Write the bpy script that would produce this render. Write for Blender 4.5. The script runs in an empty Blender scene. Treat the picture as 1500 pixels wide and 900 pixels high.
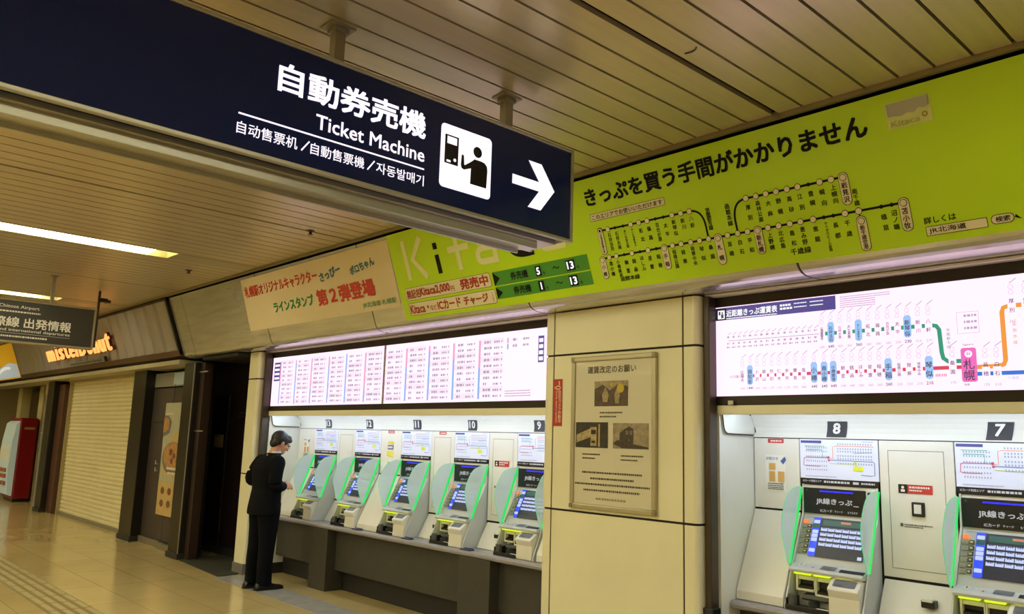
import bpy, bmesh, math, random
from mathutils import Vector, Matrix
random.seed(4)
S = bpy.context.scene
COL = S.collection

# ------------------------------------------------------------------ camera, world, exposure
cam_d = bpy.data.cameras.new('camera')
cam = bpy.data.objects.new('camera', cam_d)
COL.objects.link(cam)
YAW, PITCH, ROLL, FPX, CAMZ = 0.824951633, 0.163759357, 0.030282201, 1183.164, 1.60
cF = Vector((-math.sin(YAW) * math.cos(PITCH), math.cos(YAW) * math.cos(PITCH), math.sin(PITCH)))
_r0 = Vector((math.cos(YAW), math.sin(YAW), 0)); _u0 = _r0.cross(cF)
cR = math.cos(ROLL) * _r0 + math.sin(ROLL) * _u0
cU = -math.sin(ROLL) * _r0 + math.cos(ROLL) * _u0
cam.matrix_world = Matrix(((cR.x, cU.x, -cF.x, 0), (cR.y, cU.y, -cF.y, 0), (cR.z, cU.z, -cF.z, CAMZ), (0, 0, 0, 1)))
cam_d.sensor_fit = 'HORIZONTAL'; cam_d.sensor_width = 36.0; cam_d.lens = FPX / 1500 * 36.0
cam_d.clip_start = 0.05; cam_d.clip_end = 200
S.camera = cam
S.view_settings.view_transform = 'Standard'; S.view_settings.look = 'None'
S.view_settings.gamma = 1.0; S.view_settings.use_curve_mapping = False
S.view_settings.exposure = 0.0
try:
    S.cycles.use_denoising = True
    S.cycles.max_bounces = 8; S.cycles.transparent_max_bounces = 12
    S.cycles.sample_clamp_indirect = 6.0
except Exception:
    pass
wd = bpy.data.worlds.new('world'); S.world = wd; wd.use_nodes = True
wd.node_tree.nodes['Background'].inputs['Color'].default_value = (1.0, 0.80, 0.45, 1)
wd.node_tree.nodes['Background'].inputs['Strength'].default_value = 0.10
LIGHT_CEIL = 21.0       # ceiling fluorescent diffusers
LIGHT_BAY = 36.0        # tubes above the ticket machines
BOARD_GLOW = 1.32      # backlit fare boards
SIGN_GLOW = 1.25

# ------------------------------------------------------------------ materials
def lin(h):
    h = h.lstrip('#'); c = [int(h[i:i + 2], 16) / 255 for i in (0, 2, 4)]
    return tuple(x / 12.92 if x <= .04045 else ((x + .055) / 1.055) ** 2.4 for x in c) + (1,)
MATS = {}
def mat(name, hexc, rough=.5, metal=0., emit=0., ehex=None, noise=0., nscale=6., bump=0., spec=.5, stretch=None, coat=0.):
    if name in MATS: return MATS[name]
    m = bpy.data.materials.new(name); m.use_nodes = True; MATS[name] = m
    nt = m.node_tree; b = nt.nodes['Principled BSDF']
    b.inputs['Base Color'].default_value = lin(hexc); b.inputs['Roughness'].default_value = rough
    b.inputs['Metallic'].default_value = metal; b.inputs['Specular IOR Level'].default_value = spec
    b.inputs['Coat Weight'].default_value = coat
    if emit:
        b.inputs['Emission Color'].default_value = lin(ehex or hexc); b.inputs['Emission Strength'].default_value = emit
    if noise or bump:
        tc = nt.nodes.new('ShaderNodeTexCoord'); mp = nt.nodes.new('ShaderNodeMapping'); nz = nt.nodes.new('ShaderNodeTexNoise')
        mp.inputs['Scale'].default_value = stretch or (1, 1, 1)
        nz.inputs['Scale'].default_value = nscale; nz.inputs['Detail'].default_value = 4
        nt.links.new(tc.outputs['Object'], mp.inputs['Vector']); nt.links.new(mp.outputs['Vector'], nz.inputs['Vector'])
        if noise:
            cr = nt.nodes.new('ShaderNodeValToRGB'); c = lin(hexc)
            cr.color_ramp.elements[0].position = .3; cr.color_ramp.elements[1].position = .7
            cr.color_ramp.elements[0].color = tuple(x * (1 - noise) for x in c[:3]) + (1,)
            cr.color_ramp.elements[1].color = tuple(min(1, x * (1 + noise)) for x in c[:3]) + (1,)
            nt.links.new(nz.outputs['Fac'], cr.inputs['Fac']); nt.links.new(cr.outputs['Color'], b.inputs['Base Color'])
        if bump:
            bp = nt.nodes.new('ShaderNodeBump'); bp.inputs['Strength'].default_value = bump; bp.inputs['Distance'].default_value = .01
            nt.links.new(nz.outputs['Fac'], bp.inputs['Height']); nt.links.new(bp.outputs['Normal'], b.inputs['Normal'])
    return m
def glow(name, hexc, strength):
    if name in MATS: return MATS[name]
    m = bpy.data.materials.new(name); m.use_nodes = True; MATS[name] = m
    nt = m.node_tree; b = nt.nodes['Principled BSDF']
    b.inputs['Base Color'].default_value = (.02, .02, .02, 1); b.inputs['Roughness'].default_value = .4
    b.inputs['Emission Color'].default_value = lin(hexc); b.inputs['Emission Strength'].default_value = strength
    return m

# ------------------------------------------------------------------ objects, mesh builder
ORG = {}
def setp(o, label=None, cat=None, group=None, kind=None):
    if label: o['label'] = label
    if cat: o['category'] = cat
    if group: o['group'] = group
    if kind: o['kind'] = kind
    return o
def thing(name, label, cat, loc, group=None):
    o = bpy.data.objects.new(name, None); COL.objects.link(o); o.location = loc; o.empty_display_size = .1
    ORG[o] = Vector(loc)
    return setp(o, label, cat, group)
class MB:
    def __init__(s): s.v = []; s.f = []
    def add(s, vs, fs):
        n = len(s.v); s.v += [tuple(v) for v in vs]; s.f += [tuple(i + n for i in f) for f in fs]; return s
    def box(s, x0, x1, y0, y1, z0, z1):
        x0, x1 = min(x0, x1), max(x0, x1); y0, y1 = min(y0, y1), max(y0, y1); z0, z1 = min(z0, z1), max(z0, z1)
        return s.add([(x0, y0, z0), (x1, y0, z0), (x1, y1, z0), (x0, y1, z0), (x0, y0, z1), (x1, y0, z1), (x1, y1, z1), (x0, y1, z1)],
                     [(0, 3, 2, 1), (4, 5, 6, 7), (0, 1, 5, 4), (1, 2, 6, 5), (2, 3, 7, 6), (3, 0, 4, 7)])
    def prism(s, prof, a0, a1, axis='x'):
        k = len(prof)
        def P(a, p):
            return (a, p[0], p[1]) if axis == 'x' else ((p[0], a, p[1]) if axis == 'y' else (p[0], p[1], a))
        vs = [P(a0, p) for p in prof] + [P(a1, p) for p in prof]
        fs = [tuple(range(k))[::-1], tuple(range(k, 2 * k))] + [(i, (i + 1) % k, k + (i + 1) % k, k + i) for i in range(k)]
        return s.add(vs, fs)
    def tube(s, pts, r, n=10, closed=False):
        pts = [Vector(p) for p in pts]; rings = []
        for i, p in enumerate(pts):
            a = pts[i - 1] if (i > 0 or closed) else p; b = pts[(i + 1) % len(pts)] if (i < len(pts) - 1 or closed) else p
            t = (b - a).normalized(); q = Vector((0, 0, 1)) if abs(t.z) < .9 else Vector((1, 0, 0))
            e1 = t.cross(q).normalized(); e2 = t.cross(e1)
            rr = r[i] if isinstance(r, (list, tuple)) else r
            rings.append([p + rr * (math.cos(2 * math.pi * k / n) * e1 + math.sin(2 * math.pi * k / n) * e2) for k in range(n)])
        vs = [v for R in rings for v in R]; fs = []; m = len(rings)
        for i in range(m if closed else m - 1):
            j = (i + 1) % m
            fs += [(i * n + k, i * n + (k + 1) % n, j * n + (k + 1) % n, j * n + k) for k in range(n)]
        if not closed: fs += [tuple(range(n))[::-1], tuple((m - 1) * n + k for k in range(n))]
        return s.add(vs, fs)
    def loft(s, rings, cap=True):
        n = len(rings[0]); m = len(rings); fs = []
        for i in range(m - 1):
            fs += [(i * n + k, i * n + (k + 1) % n, (i + 1) * n + (k + 1) % n, (i + 1) * n + k) for k in range(n)]
        if cap: fs += [tuple(range(n))[::-1], tuple((m - 1) * n + k for k in range(n))]
        return s.add([v for R in rings for v in R], fs)
    def ell(s, c, rx, ry, rz, nu=16, nv=10, rot=None):
        rings = []
        for j in range(nv + 1):
            t = math.pi * j / nv; t = min(max(t, .02), math.pi - .02)
            R = []
            for i in range(nu):
                p = Vector((rx * math.sin(t) * math.cos(2 * math.pi * i / nu), ry * math.sin(t) * math.sin(2 * math.pi * i / nu), -rz * math.cos(t)))
                if rot: p = rot @ p
                R.append(Vector(c) + p)
            rings.append(R)
        return s.loft(rings)
    def build(s, name, m, parent=None, bevel=0, smooth=False, seg=2, origin=None):
        return link_mesh(name, s.v, s.f, m, parent, bevel, smooth, seg, origin)
def link_mesh(name, v, f, m, parent=None, bevel=0, smooth=False, seg=2, origin=None):
    if parent is not None: off = ORG[parent]
    elif origin is not None: off = Vector(origin)
    else:
        xs = [p[0] for p in v]; ys = [p[1] for p in v]; zs = [p[2] for p in v]
        off = Vector(((min(xs) + max(xs)) / 2, (min(ys) + max(ys)) / 2, min(zs)))
    me = bpy.data.meshes.new(name)
    me.from_pydata([(p[0] - off.x, p[1] - off.y, p[2] - off.z) for p in v], [], f)
    bm = bmesh.new(); bm.from_mesh(me); bmesh.ops.recalc_face_normals(bm, faces=bm.faces[:]); bm.to_mesh(me); bm.free()
    me.materials.append(m)
    o = bpy.data.objects.new(name, me); COL.objects.link(o)
    if parent is not None: o.parent = parent; ORG[o] = off
    else: o.location = off; ORG[o] = off
    if smooth:
        for p in me.polygons: p.use_smooth = True
    if bevel:
        md = o.modifiers.new('bevel', 'BEVEL'); md.width = bevel; md.segments = seg; md.limit_method = 'ANGLE'; md.angle_limit = math.radians(40)
    return o
def struct(o): o['kind'] = 'structure'; return o
def copy_tree(o, parent=None):
    c = o.copy(); COL.objects.link(c)
    if parent is not None: c.parent = parent
    for ch in list(o.children): copy_tree(ch, c)
    return c

# ------------------------------------------------------------------ lettering
_G = {}
def glyph(s, bold=0., depth=0., res=2):
    key = (s, bold, depth)
    if key in _G: return _G[key]
    cu = bpy.data.curves.new('t', 'FONT'); cu.body = s; cu.size = 1; cu.offset = bold; cu.resolution_u = res
    cu.dimensions = '2D'; cu.fill_mode = 'BOTH' if depth else 'FRONT'; cu.extrude = depth
    o = bpy.data.objects.new('t', cu); COL.objects.link(o)
    dg = bpy.context.evaluated_depsgraph_get()
    me = bpy.data.meshes.new_from_object(o.evaluated_get(dg))
    v = [tuple(p.co) for p in me.vertices]; f = [tuple(p.vertices) for p in me.polygons]
    bpy.data.objects.remove(o); bpy.data.curves.remove(cu); bpy.data.meshes.remove(me)
    if v:
        bb = (min(p[0] for p in v), max(p[0] for p in v), min(p[1] for p in v), max(p[1] for p in v))
    else: bb = (0, .5, 0, .7)
    _G[key] = (v, f, bb); return _G[key]
def strong(s, bold=0., depth=0.):
    """bolder strokes: the glyph overprinted a little to each side"""
    if depth: return glyph(s, bold, depth)
    V, F, bb = glyph(s)
    if bold < .004: return V, F, bb
    b = bold * .9; VV = []; FF = []
    for dx, dy in ((-b, -b), (b, -b), (-b, b), (b, b)) + (((0, -b), (0, b), (-b, 0), (b, 0)) if bold > .024 else ()):
        n = len(VV); VV += [(p[0] + dx, p[1] + dy, len(VV) / len(V) * .00012) for p in V]; FF += [tuple(i + n for i in f) for f in F]
    return VV, FF, (bb[0] - b, bb[1] + b, bb[2] - b, bb[3] + b)
class Flat:
    """Flat print on a plane: u to the right, v up, w off the surface."""
    def __init__(s, O, U, V):
        s.O = Vector(O); s.U = Vector(U).normalized(); s.V = Vector(V).normalized(); s.N = s.U.cross(s.V); s.v = []; s.f = []
    def P(s, u, v, w=0): return s.O + s.U * u + s.V * v + s.N * w
    def add(s, pts, fs, w=.002):
        n = len(s.v); s.v += [tuple(s.P(p[0], p[1], w + (p[2] if len(p) > 2 else 0))) for p in pts]; s.f += [tuple(i + n for i in f) for f in fs]; return s
    def poly(s, pts, w=.002): return s.add(pts, [tuple(range(len(pts)))], w)
    def rect(s, u0, v0, u1, v1, w=.002): return s.poly([(u0, v0), (u1, v0), (u1, v1), (u0, v1)], w)
    def disc(s, u, v, r, w=.002, n=16, rv=None): return s.poly([(u + r * math.cos(2 * math.pi * k / n), v + (rv or r) * math.sin(2 * math.pi * k / n)) for k in range(n)], w)
    def ring(s, u, v, r, r2, w=.002, n=16):
        pts = [(u + q * math.cos(2 * math.pi * k / n), v + q * math.sin(2 * math.pi * k / n)) for q in (r, r2) for k in range(n)]
        return s.add(pts, [(k, (k + 1) % n, n + (k + 1) % n, n + k) for k in range(n)], w)
    def rrect(s, u0, v0, u1, v1, r, w=.002, n=5):
        pts = []
        for cu, cv, a in ((u1 - r, v1 - r, 0), (u0 + r, v1 - r, 90), (u0 + r, v0 + r, 180), (u1 - r, v0 + r, 270)):
            pts += [(cu + r * math.cos(math.radians(a + 90 * k / n)), cv + r * math.sin(math.radians(a + 90 * k / n))) for k in range(n + 1)]
        return s.poly(pts, w)
    def frame(s, u0, v0, u1, v1, t, w=.002):
        s.rect(u0, v0, u1, v0 + t, w); s.rect(u0, v1 - t, u1, v1, w); s.rect(u0, v0 + t, u0 + t, v1 - t, w); return s.rect(u1 - t, v0 + t, u1, v1 - t, w)
    def line(s, pts, t, w=.002):
        L = []; R = []
        for i, p in enumerate(pts):
            a = pts[max(i - 1, 0)]; b = pts[min(i + 1, len(pts) - 1)]
            d = math.hypot(b[0] - a[0], b[1] - a[1]) or 1; nx, ny = -(b[1] - a[1]) / d, (b[0] - a[0]) / d
            L.append((p[0] + nx * t / 2, p[1] + ny * t / 2)); R.append((p[0] - nx * t / 2, p[1] - ny * t / 2))
        k = len(pts)
        return s.add(L + R, [(i, i + 1, k + i + 1, k + i) for i in range(k - 1)], w)
    def text(s, t, u, v, h, width=None, bold=.012, w=.002, anchor='l', rot=0., depth=0.):
        V, F, bb = strong(t, bold, depth)
        sy = h / max(bb[3] - bb[2], .05); sx = width / max(bb[1] - bb[0], .05) if width else sy
        if rot:
            W = (bb[1] - bb[0]) * sx; cx, cy = u + W / 2, v + h / 2
        du = {'l': 0, 'c': -(bb[1] - bb[0]) * sx / 2, 'r': -(bb[1] - bb[0]) * sx}[anchor]
        pts = []
        for p in V:
            x = u + du + (p[0] - bb[0]) * sx; y = v + (p[1] - bb[2]) * sy
            if rot: x, y = cx + (x - cx) * math.cos(rot) - (y - cy) * math.sin(rot), cy + (x - cx) * math.sin(rot) + (y - cy) * math.cos(rot)
            pts.append((x, y, p[2]))
        return s.add(pts, F, w)
    def vtext(s, t, u, vtop, vbot, size=None, bold=.012, w=.002):
        n = len(t); step = (vtop - vbot) / n; size = size or min(step * .92, .05)
        for i, ch in enumerate(t):
            V, F, bb = strong(ch, bold)
            sc = size / .95; cx = (bb[0] + bb[1]) / 2; cy = (bb[2] + bb[3]) / 2
            vc = vtop - (i + .5) * step
            if ch == 'ー': s.add([(u + (p[1] - cy) * sc, vc + (p[0] - cx) * sc, p[2]) for p in V], F, w)
            else: s.add([(u + (p[0] - cx) * sc, vc + (p[1] - cy) * sc, p[2]) for p in V], F, w)
        return s
    def bars(s, u, v, width, h, words=3, w=.002):
        """print too small to read in the photo"""
        x = u
        while x < u + width:
            d = min(random.uniform(.6, 1.6) * h, u + width - x); s.rect(x, v, x + d, v + h, w); x += d + h * .35
        return s
    def build(s, name, m, parent): return link_mesh(name, s.v, s.f, m, parent)

# ------------------------------------------------------------------ setting: floor, ceiling, walls
def floor_mat():
    m = bpy.data.materials.new('polished_floor_tile'); m.use_nodes = True; nt = m.node_tree; b = nt.nodes['Principled BSDF']
    tc = nt.nodes.new('ShaderNodeTexCoord'); br = nt.nodes.new('ShaderNodeTexBrick'); mp = nt.nodes.new('ShaderNodeMapping')
    mp.inputs['Location'].default_value = (.72, .45, 0)
    br.offset = 0; br.squash = 1
    br.inputs['Scale'].default_value = 1; br.inputs['Brick Width'].default_value = .94; br.inputs['Row Height'].default_value = .47
    br.inputs['Mortar Size'].default_value = .004; br.inputs['Mortar Smooth'].default_value = .3
    br.inputs['Color1'].default_value = lin('c6ae78'); br.inputs['Color2'].default_value = lin('c1a973'); br.inputs['Mortar'].default_value = lin('a18d61')
    nt.links.new(tc.outputs['Object'], mp.inputs['Vector']); nt.links.new(mp.outputs['Vector'], br.inputs['Vector'])
    nz = nt.nodes.new('ShaderNodeTexNoise'); nz.inputs['Scale'].default_value = 1.6; nz.inputs['Detail'].default_value = 6
    nt.links.new(tc.outputs['Object'], nz.inputs['Vector'])
    mx = nt.nodes.new('ShaderNodeMixRGB'); mx.blend_type = 'MULTIPLY'; mx.inputs['Fac'].default_value = .25
    nt.links.new(br.outputs['Color'], mx.inputs['Color1']); nt.links.new(nz.outputs['Fac'], mx.inputs['Color2'])
    nt.links.new(mx.outputs['Color'], b.inputs['Base Color'])
    mr = nt.nodes.new('ShaderNodeMapRange'); mr.inputs['To Min'].default_value = .10; mr.inputs['To Max'].default_value = .19
    nt.links.new(nz.outputs['Fac'], mr.inputs['Value']); nt.links.new(mr.outputs['Result'], b.inputs['Roughness'])
    bp = nt.nodes.new('ShaderNodeBump'); bp.inputs['Strength'].default_value = .15; bp.inputs['Distance'].default_value = .002
    iv = nt.nodes.new('ShaderNodeMath'); iv.operation = 'SUBTRACT'; iv.inputs[0].default_value = 1
    nt.links.new(br.outputs['Fac'], iv.inputs[1]); nt.links.new(iv.outputs[0], bp.inputs['Height']); nt.links.new(bp.outputs['Normal'], b.inputs['Normal'])
    return m
M_floor = floor_mat()
M_plank = mat('satin_ceiling_metal', 'ccbea2', .32, .5, noise=.05, nscale=3, stretch=(8, .5, 1))
M_dark = mat('dark_void', '15110c', .8)
M_cream = mat('cream_tile', 'd9d2b2', .28, noise=.04, nscale=2)
M_groove = mat('tile_joint', '1c130a', .8)
M_steel = mat('brushed_fascia_steel', 'c8c7c0', .2, .7, noise=.13, nscale=5, stretch=(.4, 4, 4))  # brushed grain; its streak contrast also paints in reflections
M_alu = mat('satin_aluminium', 'b9b6ad', .35, .8, noise=.03, nscale=8)
M_bronze = mat('dark_bronze', '4a4037', .35, .6, noise=.08, nscale=10)
M_frame = mat('display_frame_bronze', '2c241d', .4, .4, noise=.08, nscale=10)
M_white = mat('white_machine_panel', 'dcdcd4', .42, noise=.02, nscale=5)
M_offw = mat('ivory_machine_panel', 'dad7cd', .4, noise=.02, nscale=5)
M_grayp = mat('grey_machine_side', 'bfc2c4', .4, noise=.03, nscale=8)
M_black = mat('black_plastic', '101012', .35, noise=.1, nscale=20)
M_counter = mat('grey_counter', '8f8a8c', .3, noise=.06, nscale=30)
M_base = mat('dark_grey_base', '3b3830', .5, noise=.08, nscale=12)
M_plinth = mat('plinth_black', '1c1a17', .6)
M_greybase = mat('grey_plinth_stone', '6b675f', .5, noise=.08, nscale=20)

f = MB().box(-26, 4, -9, 6.2, -.1, 0).build('floor', M_floor, origin=(0, 0, 0)); struct(f)
thr = MB().box(-9.06, -4.25, 3.965, 4.29, -.02, .003); struct(thr.build('trim_15', mat('grey_floor_tile', '9a958e', .22, noise=.1, nscale=9)))
thr = MB().box(-2.9, 1.2, 3.965, 4.29, -.02, .003); struct(thr.build('trim_15', MATS['grey_floor_tile']))

# ceiling of narrow metal planks with open grooves, the lamps' slots left out
LX = [-20.84, -16.66, -12.48, -8.3, -4.12, .1]         # ceiling light strips run along y
GW = .015
edges = []; x = -.936 - .1625 * 155
while x < 4: edges.append(x); x += .1625
cb = MB()
def plank(x0, x1, y0, y1):
    if x1 - x0 > .02: cb.box(x0, x1, y0, y1, 3.36, 3.385)
for i in range(len(edges) - 1):
    a, b = edges[i] + GW / 2, edges[i + 1] - GW / 2
    for w in (-2.085, -10.37, -6.23):
        if abs(edges[i] - w) < .09: a = edges[i] + .03
        if abs(edges[i + 1] - w) < .09: b = edges[i + 1] - .008
    segs = [(a, b)]
    for lx in LX:
        n = []
        for p, q in segs:
            if q < lx - .16 or p > lx + .16: n.append((p, q))
            else:
                if p < lx - .16: n.append((p, lx - .165))
                if q > lx + .16: n.append((lx + .165, q))
        segs = n
    for p, q in segs: plank(p, q, -9, 3.775)
struct(cb.build('ceiling', M_plank, origin=(0, 0, 3.36)))
struct(MB().box(-26, 4, -9, 6.2, 3.5, 3.56).build('ceiling', M_dark, origin=(0, 0, 3.5)))
struct(MB().box(-26, 4, 3.778, 3.802, 3.335, 3.375).build('trim_1', mat('ceiling_edge_trim', '8f8468', .4, .5)))
# enclosing walls of the hall behind the camera
M_hall = mat('hall_wall', 'b9ad8c', .6, noise=.04, nscale=2)
struct(MB().box(-26, 4, -9.2, -9, 0, 3.5).build('wall_front', M_hall))
struct(MB().box(4, 4.2, -9, 6.2, 0, 3.5).build('wall_right', M_hall))
struct(MB().box(-26.2, -26, -9, 6.2, 0, 3.5).build('wall_left', M_hall))
struct(MB().box(-26, 4, 6.2, 6.4, 0, 3.5).build('wall_back', M_dark))

# tactile paving strip
tb = MB(); tr0 = MB()
for k in range(46):
    x0 = -20 + k * .36 * 1.0
    tb.box(x0 + .003, x0 + .357, 2.10, 2.47, -.01, .004)
    for j in range(4):
        y = 2.145 + j * .0933
        tr0.box(x0 + .012, x0 + .348, y - .022, y + .028, .004, .009)
struct(tb.build('trim_13', mat('tactile_tile', '7f7047', .55, noise=.08, nscale=25))); struct(tr0.build('trim_14', mat('tactile_ridge', 'a8976a', .4)))

# ------------------------------------------------------------------ fascia over the ticket bays (slanted face, rolled lip)
TAN = math.tan(math.radians(20.47)); COS = math.cos(math.radians(20.47))
def fpt(v, w=0):        # point on the slanted face: distance v up the slope, w off the face
    z = 2.609 + v * COS; y = 4.08 - (z - 2.609) * TAN
    return (y - w * COS, z - w * math.sin(math.radians(20.47)))
PROF = [fpt(.757), fpt(0), (4.094, 2.588), (4.112, 2.572), (4.138, 2.560), (4.175, 2.553), (4.24, 2.551), (4.35, 2.560), (4.46, 2.572), (4.46, 2.60), (4.25, 2.60), (4.16, 2.62), (3.90, 3.35)]
fb = MB()
seams = [-10.83, -10.42, -8.32, -6.256, -4.236, -2.121, -.05, 2.0, 4.0]
for a, b in zip(seams[:-1], seams[1:]): fb.prism(PROF, a + .007, b - .007)
struct(fb.build('trim_2', M_steel, smooth=False, origin=(-5, 4.1, 2.55)))
struct(MB().prism([(3.93, 3.34), (4.165, 2.625), (4.45, 2.605), (4.45, 3.36)], -10.83, 4).build('trim_3', M_dark))
# two thin shadow joints along the soffit are a strip of their own
struct(MB().box(-9.06, -4.25, 4.385, 4.45, 2.545, 2.562).build('trim_4', mat('soffit_strip', 'd9d2d2', .3, .2), bevel=.004))
struct(MB().box(-2.92, 4, 4.385, 4.45, 2.545, 2.562).build('trim_4', MATS['soffit_strip'], bevel=.004))

# ------------------------------------------------------------------ pillars clad in cream tiles
def rounded(x0, x1, y0, y1, r, n=4):
    pts = []
    for cx, cy, a in ((x1 - r, y0 + r, 270), (x0 + r, y0 + r, 180)):
        q = [(cx + r * math.cos(math.radians(a + (90 if cx > (x0 + x1) / 2 else 0) - (90 * k / n))), cy + r * math.sin(math.radians(a + (90 if cx > (x0 + x1) / 2 else 0) - 90 * k / n))) for k in range(n + 1)]
        pts += q
    return pts
def pillar(name, label, x0, x1, y1, vx, r=.035):
    t = thing(name, label, 'pillar', ((x0 + x1) / 2, 4.3, 0))
    ob = MB(); zs = [.12, 1.116, 1.13, 2.222, 2.236, 2.54]
    def ring(inset): 
        a, b, c = x0 + inset, x1 - inset, 4.3 + inset
        p = []
        for k in range(6):
            an = math.radians(270 + 90 * k / 5); p.append((b - r + r * math.cos(an), c + r + r * math.sin(an)))
        p += [(b, y1), (a, y1)]
        for k in range(6):
            an = math.radians(180 + 90 * k / 5); p.append((a + r + r * math.cos(an), c + r + r * math.sin(an)))
        return p
    ob.prism(ring(.008), .1, 2.55, 'z'); ob.build('joint_core', M_groove, t)
    tb = MB()
    R = ring(0)
    for za, zb in ((.12, 1.116), (1.131, 2.223), (2.238, 2.548)):
        # split the cladding at the vertical joints vx
        cuts = sorted([x for x in vx])
        segs = []; fl = R[6 + 2 + 0:]
        xs = [x0 - 1] + cuts + [x1 + 1]
        for a, b in zip(xs[:-1], xs[1:]):
            g = .0065
            lo, hi = (a + g if a in cuts else a), (b - g if b in cuts else b)
            # clip the ring polygon to lo..hi in x
            poly = R[:]
            for lim, sg in ((lo, 1), (hi, -1)):
                out = []
                for i in range(len(poly)):
                    p, q = poly[i], poly[(i + 1) % len(poly)]
                    ip, iq = (p[0] - lim) * sg >= 0, (q[0] - lim) * sg >= 0
                    if ip: out.append(p)
                    if ip != iq:
                        u = (lim - p[0]) / (q[0] - p[0]); out.append((lim, p[1] + u * (q[1] - p[1])))
                poly = out
            if len(poly) > 2: tb.prism(poly, za, zb, 'z')
    tb.build('tile_cladding', M_cream, t)
    MB().prism([(x0 - .004, 4.296), (x1 + .004, 4.296), (x1 + .004, y1), (x0 - .004, y1)], 0, .12, 'z').build('plinth', M_greybase, t, bevel=.004)
    return t
pillar('pillar', 'wide cream tiled pillar between the two ticket machine bays, carrying the framed notice', -4.275, -2.925, 5.1, [-4.175, -3.03])
pillar('pillar', 'narrow cream tiled pillar behind the man in the dark suit', -9.30, -9.03, 5.1, [])

# ------------------------------------------------------------------ ticket bays
YW = 4.87
def bay(x0, x1, left_post, right_post, tag):
    # shell: back wall, side walls, coved ceiling
    struct(MB().box(x0, x1, YW + .002, YW + .06, 0, 1.9).build('wall_back', M_dark))  # dark colour puts shade into the gaps between the panels
    struct(MB().box(x0 - .03, x0, 4.46, YW, .12, 1.86).build('wall_side', M_white))
    struct(MB().box(x0 - .03, x0 + .003, 4.46, YW, 0, .12).build('baseboard_side', M_plinth))
    struct(MB().box(x1, x1 + .03, 4.46, YW, .0, 1.86).build('wall_side', M_white))
    pr = [(4.50, 1.852), (4.70, 1.852)] + [(4.70 + .165 * math.sin(math.radians(a)), 1.67 + .182 * math.cos(math.radians(a))) for a in range(10, 91, 10)]
    pr += [(4.87, 1.67), (4.87, 1.87), (4.50, 1.87)]
    struct(MB().prism(pr, x0, x1).build('trim_10', M_white))
    struct(MB().box(x0, x1, 4.865, 4.869, 1.664, 1.672).build('trim_11', M_black))
    struct(MB().box(x0, x1, 4.44, 4.475, 1.800, 1.8565).build('trim_12', mat('bar_cream', 'e2dcc0', .4), bevel=.004))
    # hidden tube behind the bar
    t = thing('tube_light', 'fluorescent tube tucked behind the cream bar over the ' + tag, 'light', ((x0 + x1) / 2, 4.53, 1.82))
    MB().tube([(x0 + .05, 4.53, 1.832), (x1 - .05, 4.53, 1.832)], .011, 10).build('tube', glow('bay_tube_glow', 'd6e6ff', LIGHT_BAY), t)
    MB().box(x0 + .02, x0 + .05, 4.51, 4.55, 1.815, 1.85).box(x1 - .05, x1 - .02, 4.51, 4.55, 1.815, 1.85).build('lamp_holder', M_white, t)
bay(-8.97, -4.25, True, False, 'left ticket machine bay')
bay(-2.87, 1.3, True, False, 'right ticket machine bay')
def post(x, label):
    t = thing('frame_post', label, 'post', (x, 4.40, 0))
    MB().box(x - .022, x + .022, 4.36, 4.440, .0, 2.544).build('upright', M_bronze, t, bevel=.006)
    MB().box(x - .030, x - .022, 4.375, 4.440, .0, 2.543).build('side_flange', M_bronze, t, bevel=.003)
    MB().box(x - .035, x + .04, 4.345, 4.432, .60, .64).build('foot_bracket', M_black, t, bevel=.006)
post(-8.99, 'dark bronze upright at the left end of the long fare table, behind the man')
post(-2.895, 'dark bronze upright between the wide pillar and machine number 8')

# backlit boards -------------------------------------------------
G_board = glow('board_backlight', 'ffdaf4', BOARD_GLOW)
def board(name, label, cat, x0, x1):
    t = thing(name, label, cat, ((x0 + x1) / 2, 4.5, 1.85))
    fr = MB(); fr.box(x0 - .045, x1 + .03, 4.444, 4.60, 2.482, 2.552); fr.box(x0 - .045, x1 + .03, 4.444, 4.60, 1.857, 1.914)
    fr.box(x0 - .045, x0, 4.444, 4.60, 1.914, 2.482); fr.box(x1, x1 + .03, 4.444, 4.60, 1.914, 2.482)
    fr.build('frame', M_frame, t, bevel=.004)
    MB().box(x0, x1, 4.45, 4.58, 1.91, 2.49).build('backlit_panel', G_board, t)
    return t
def bl(O, c, s, n, parent, nm): return None
fare = board('fare_table', 'long backlit fare table over the left row of ticket machines', 'sign', -8.965, -4.30)
B = Vector((0, 4.448, 0))
def bflat(): return Flat((0, 4.4490, 0), (1, 0, 0), (0, 0, 1))
G_pink = glow('print_pink', 'f0a0c8', 1.0); G_blue = glow('print_blue', '8fb6ee', 1.); G_grey = glow('print_grey', 'b4a8bc', .9)
G_navy = glow('print_violet', '5a50a0', .75); G_blk = glow('print_black', '5a5068', .65); G_wht = glow('print_white', 'ffffff', 1.1)
G_red = glow('print_red', 'e0455c', .95); G_green = glow('print_green', '2fa583', .85); G_org = glow('print_orange', 'f29a3d', 1.); G_sky = glow('print_skyblue', '9cc8fa', 1.)
G_lp = glow('print_pale_pink', 'fde0f2', 1.08)
sx = [-8.765, -8.40, -8.045, -7.675, -7.325, -6.965, -6.258, -5.905, -5.55, -5.20]
cols = [-8.765, -8.40, -8.045, -7.675, -7.325, -6.965, -6.618, -6.258, -5.905, -5.55, -5.20]
pk = bflat(); bu = bflat(); gy = bflat(); pp = bflat()
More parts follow.
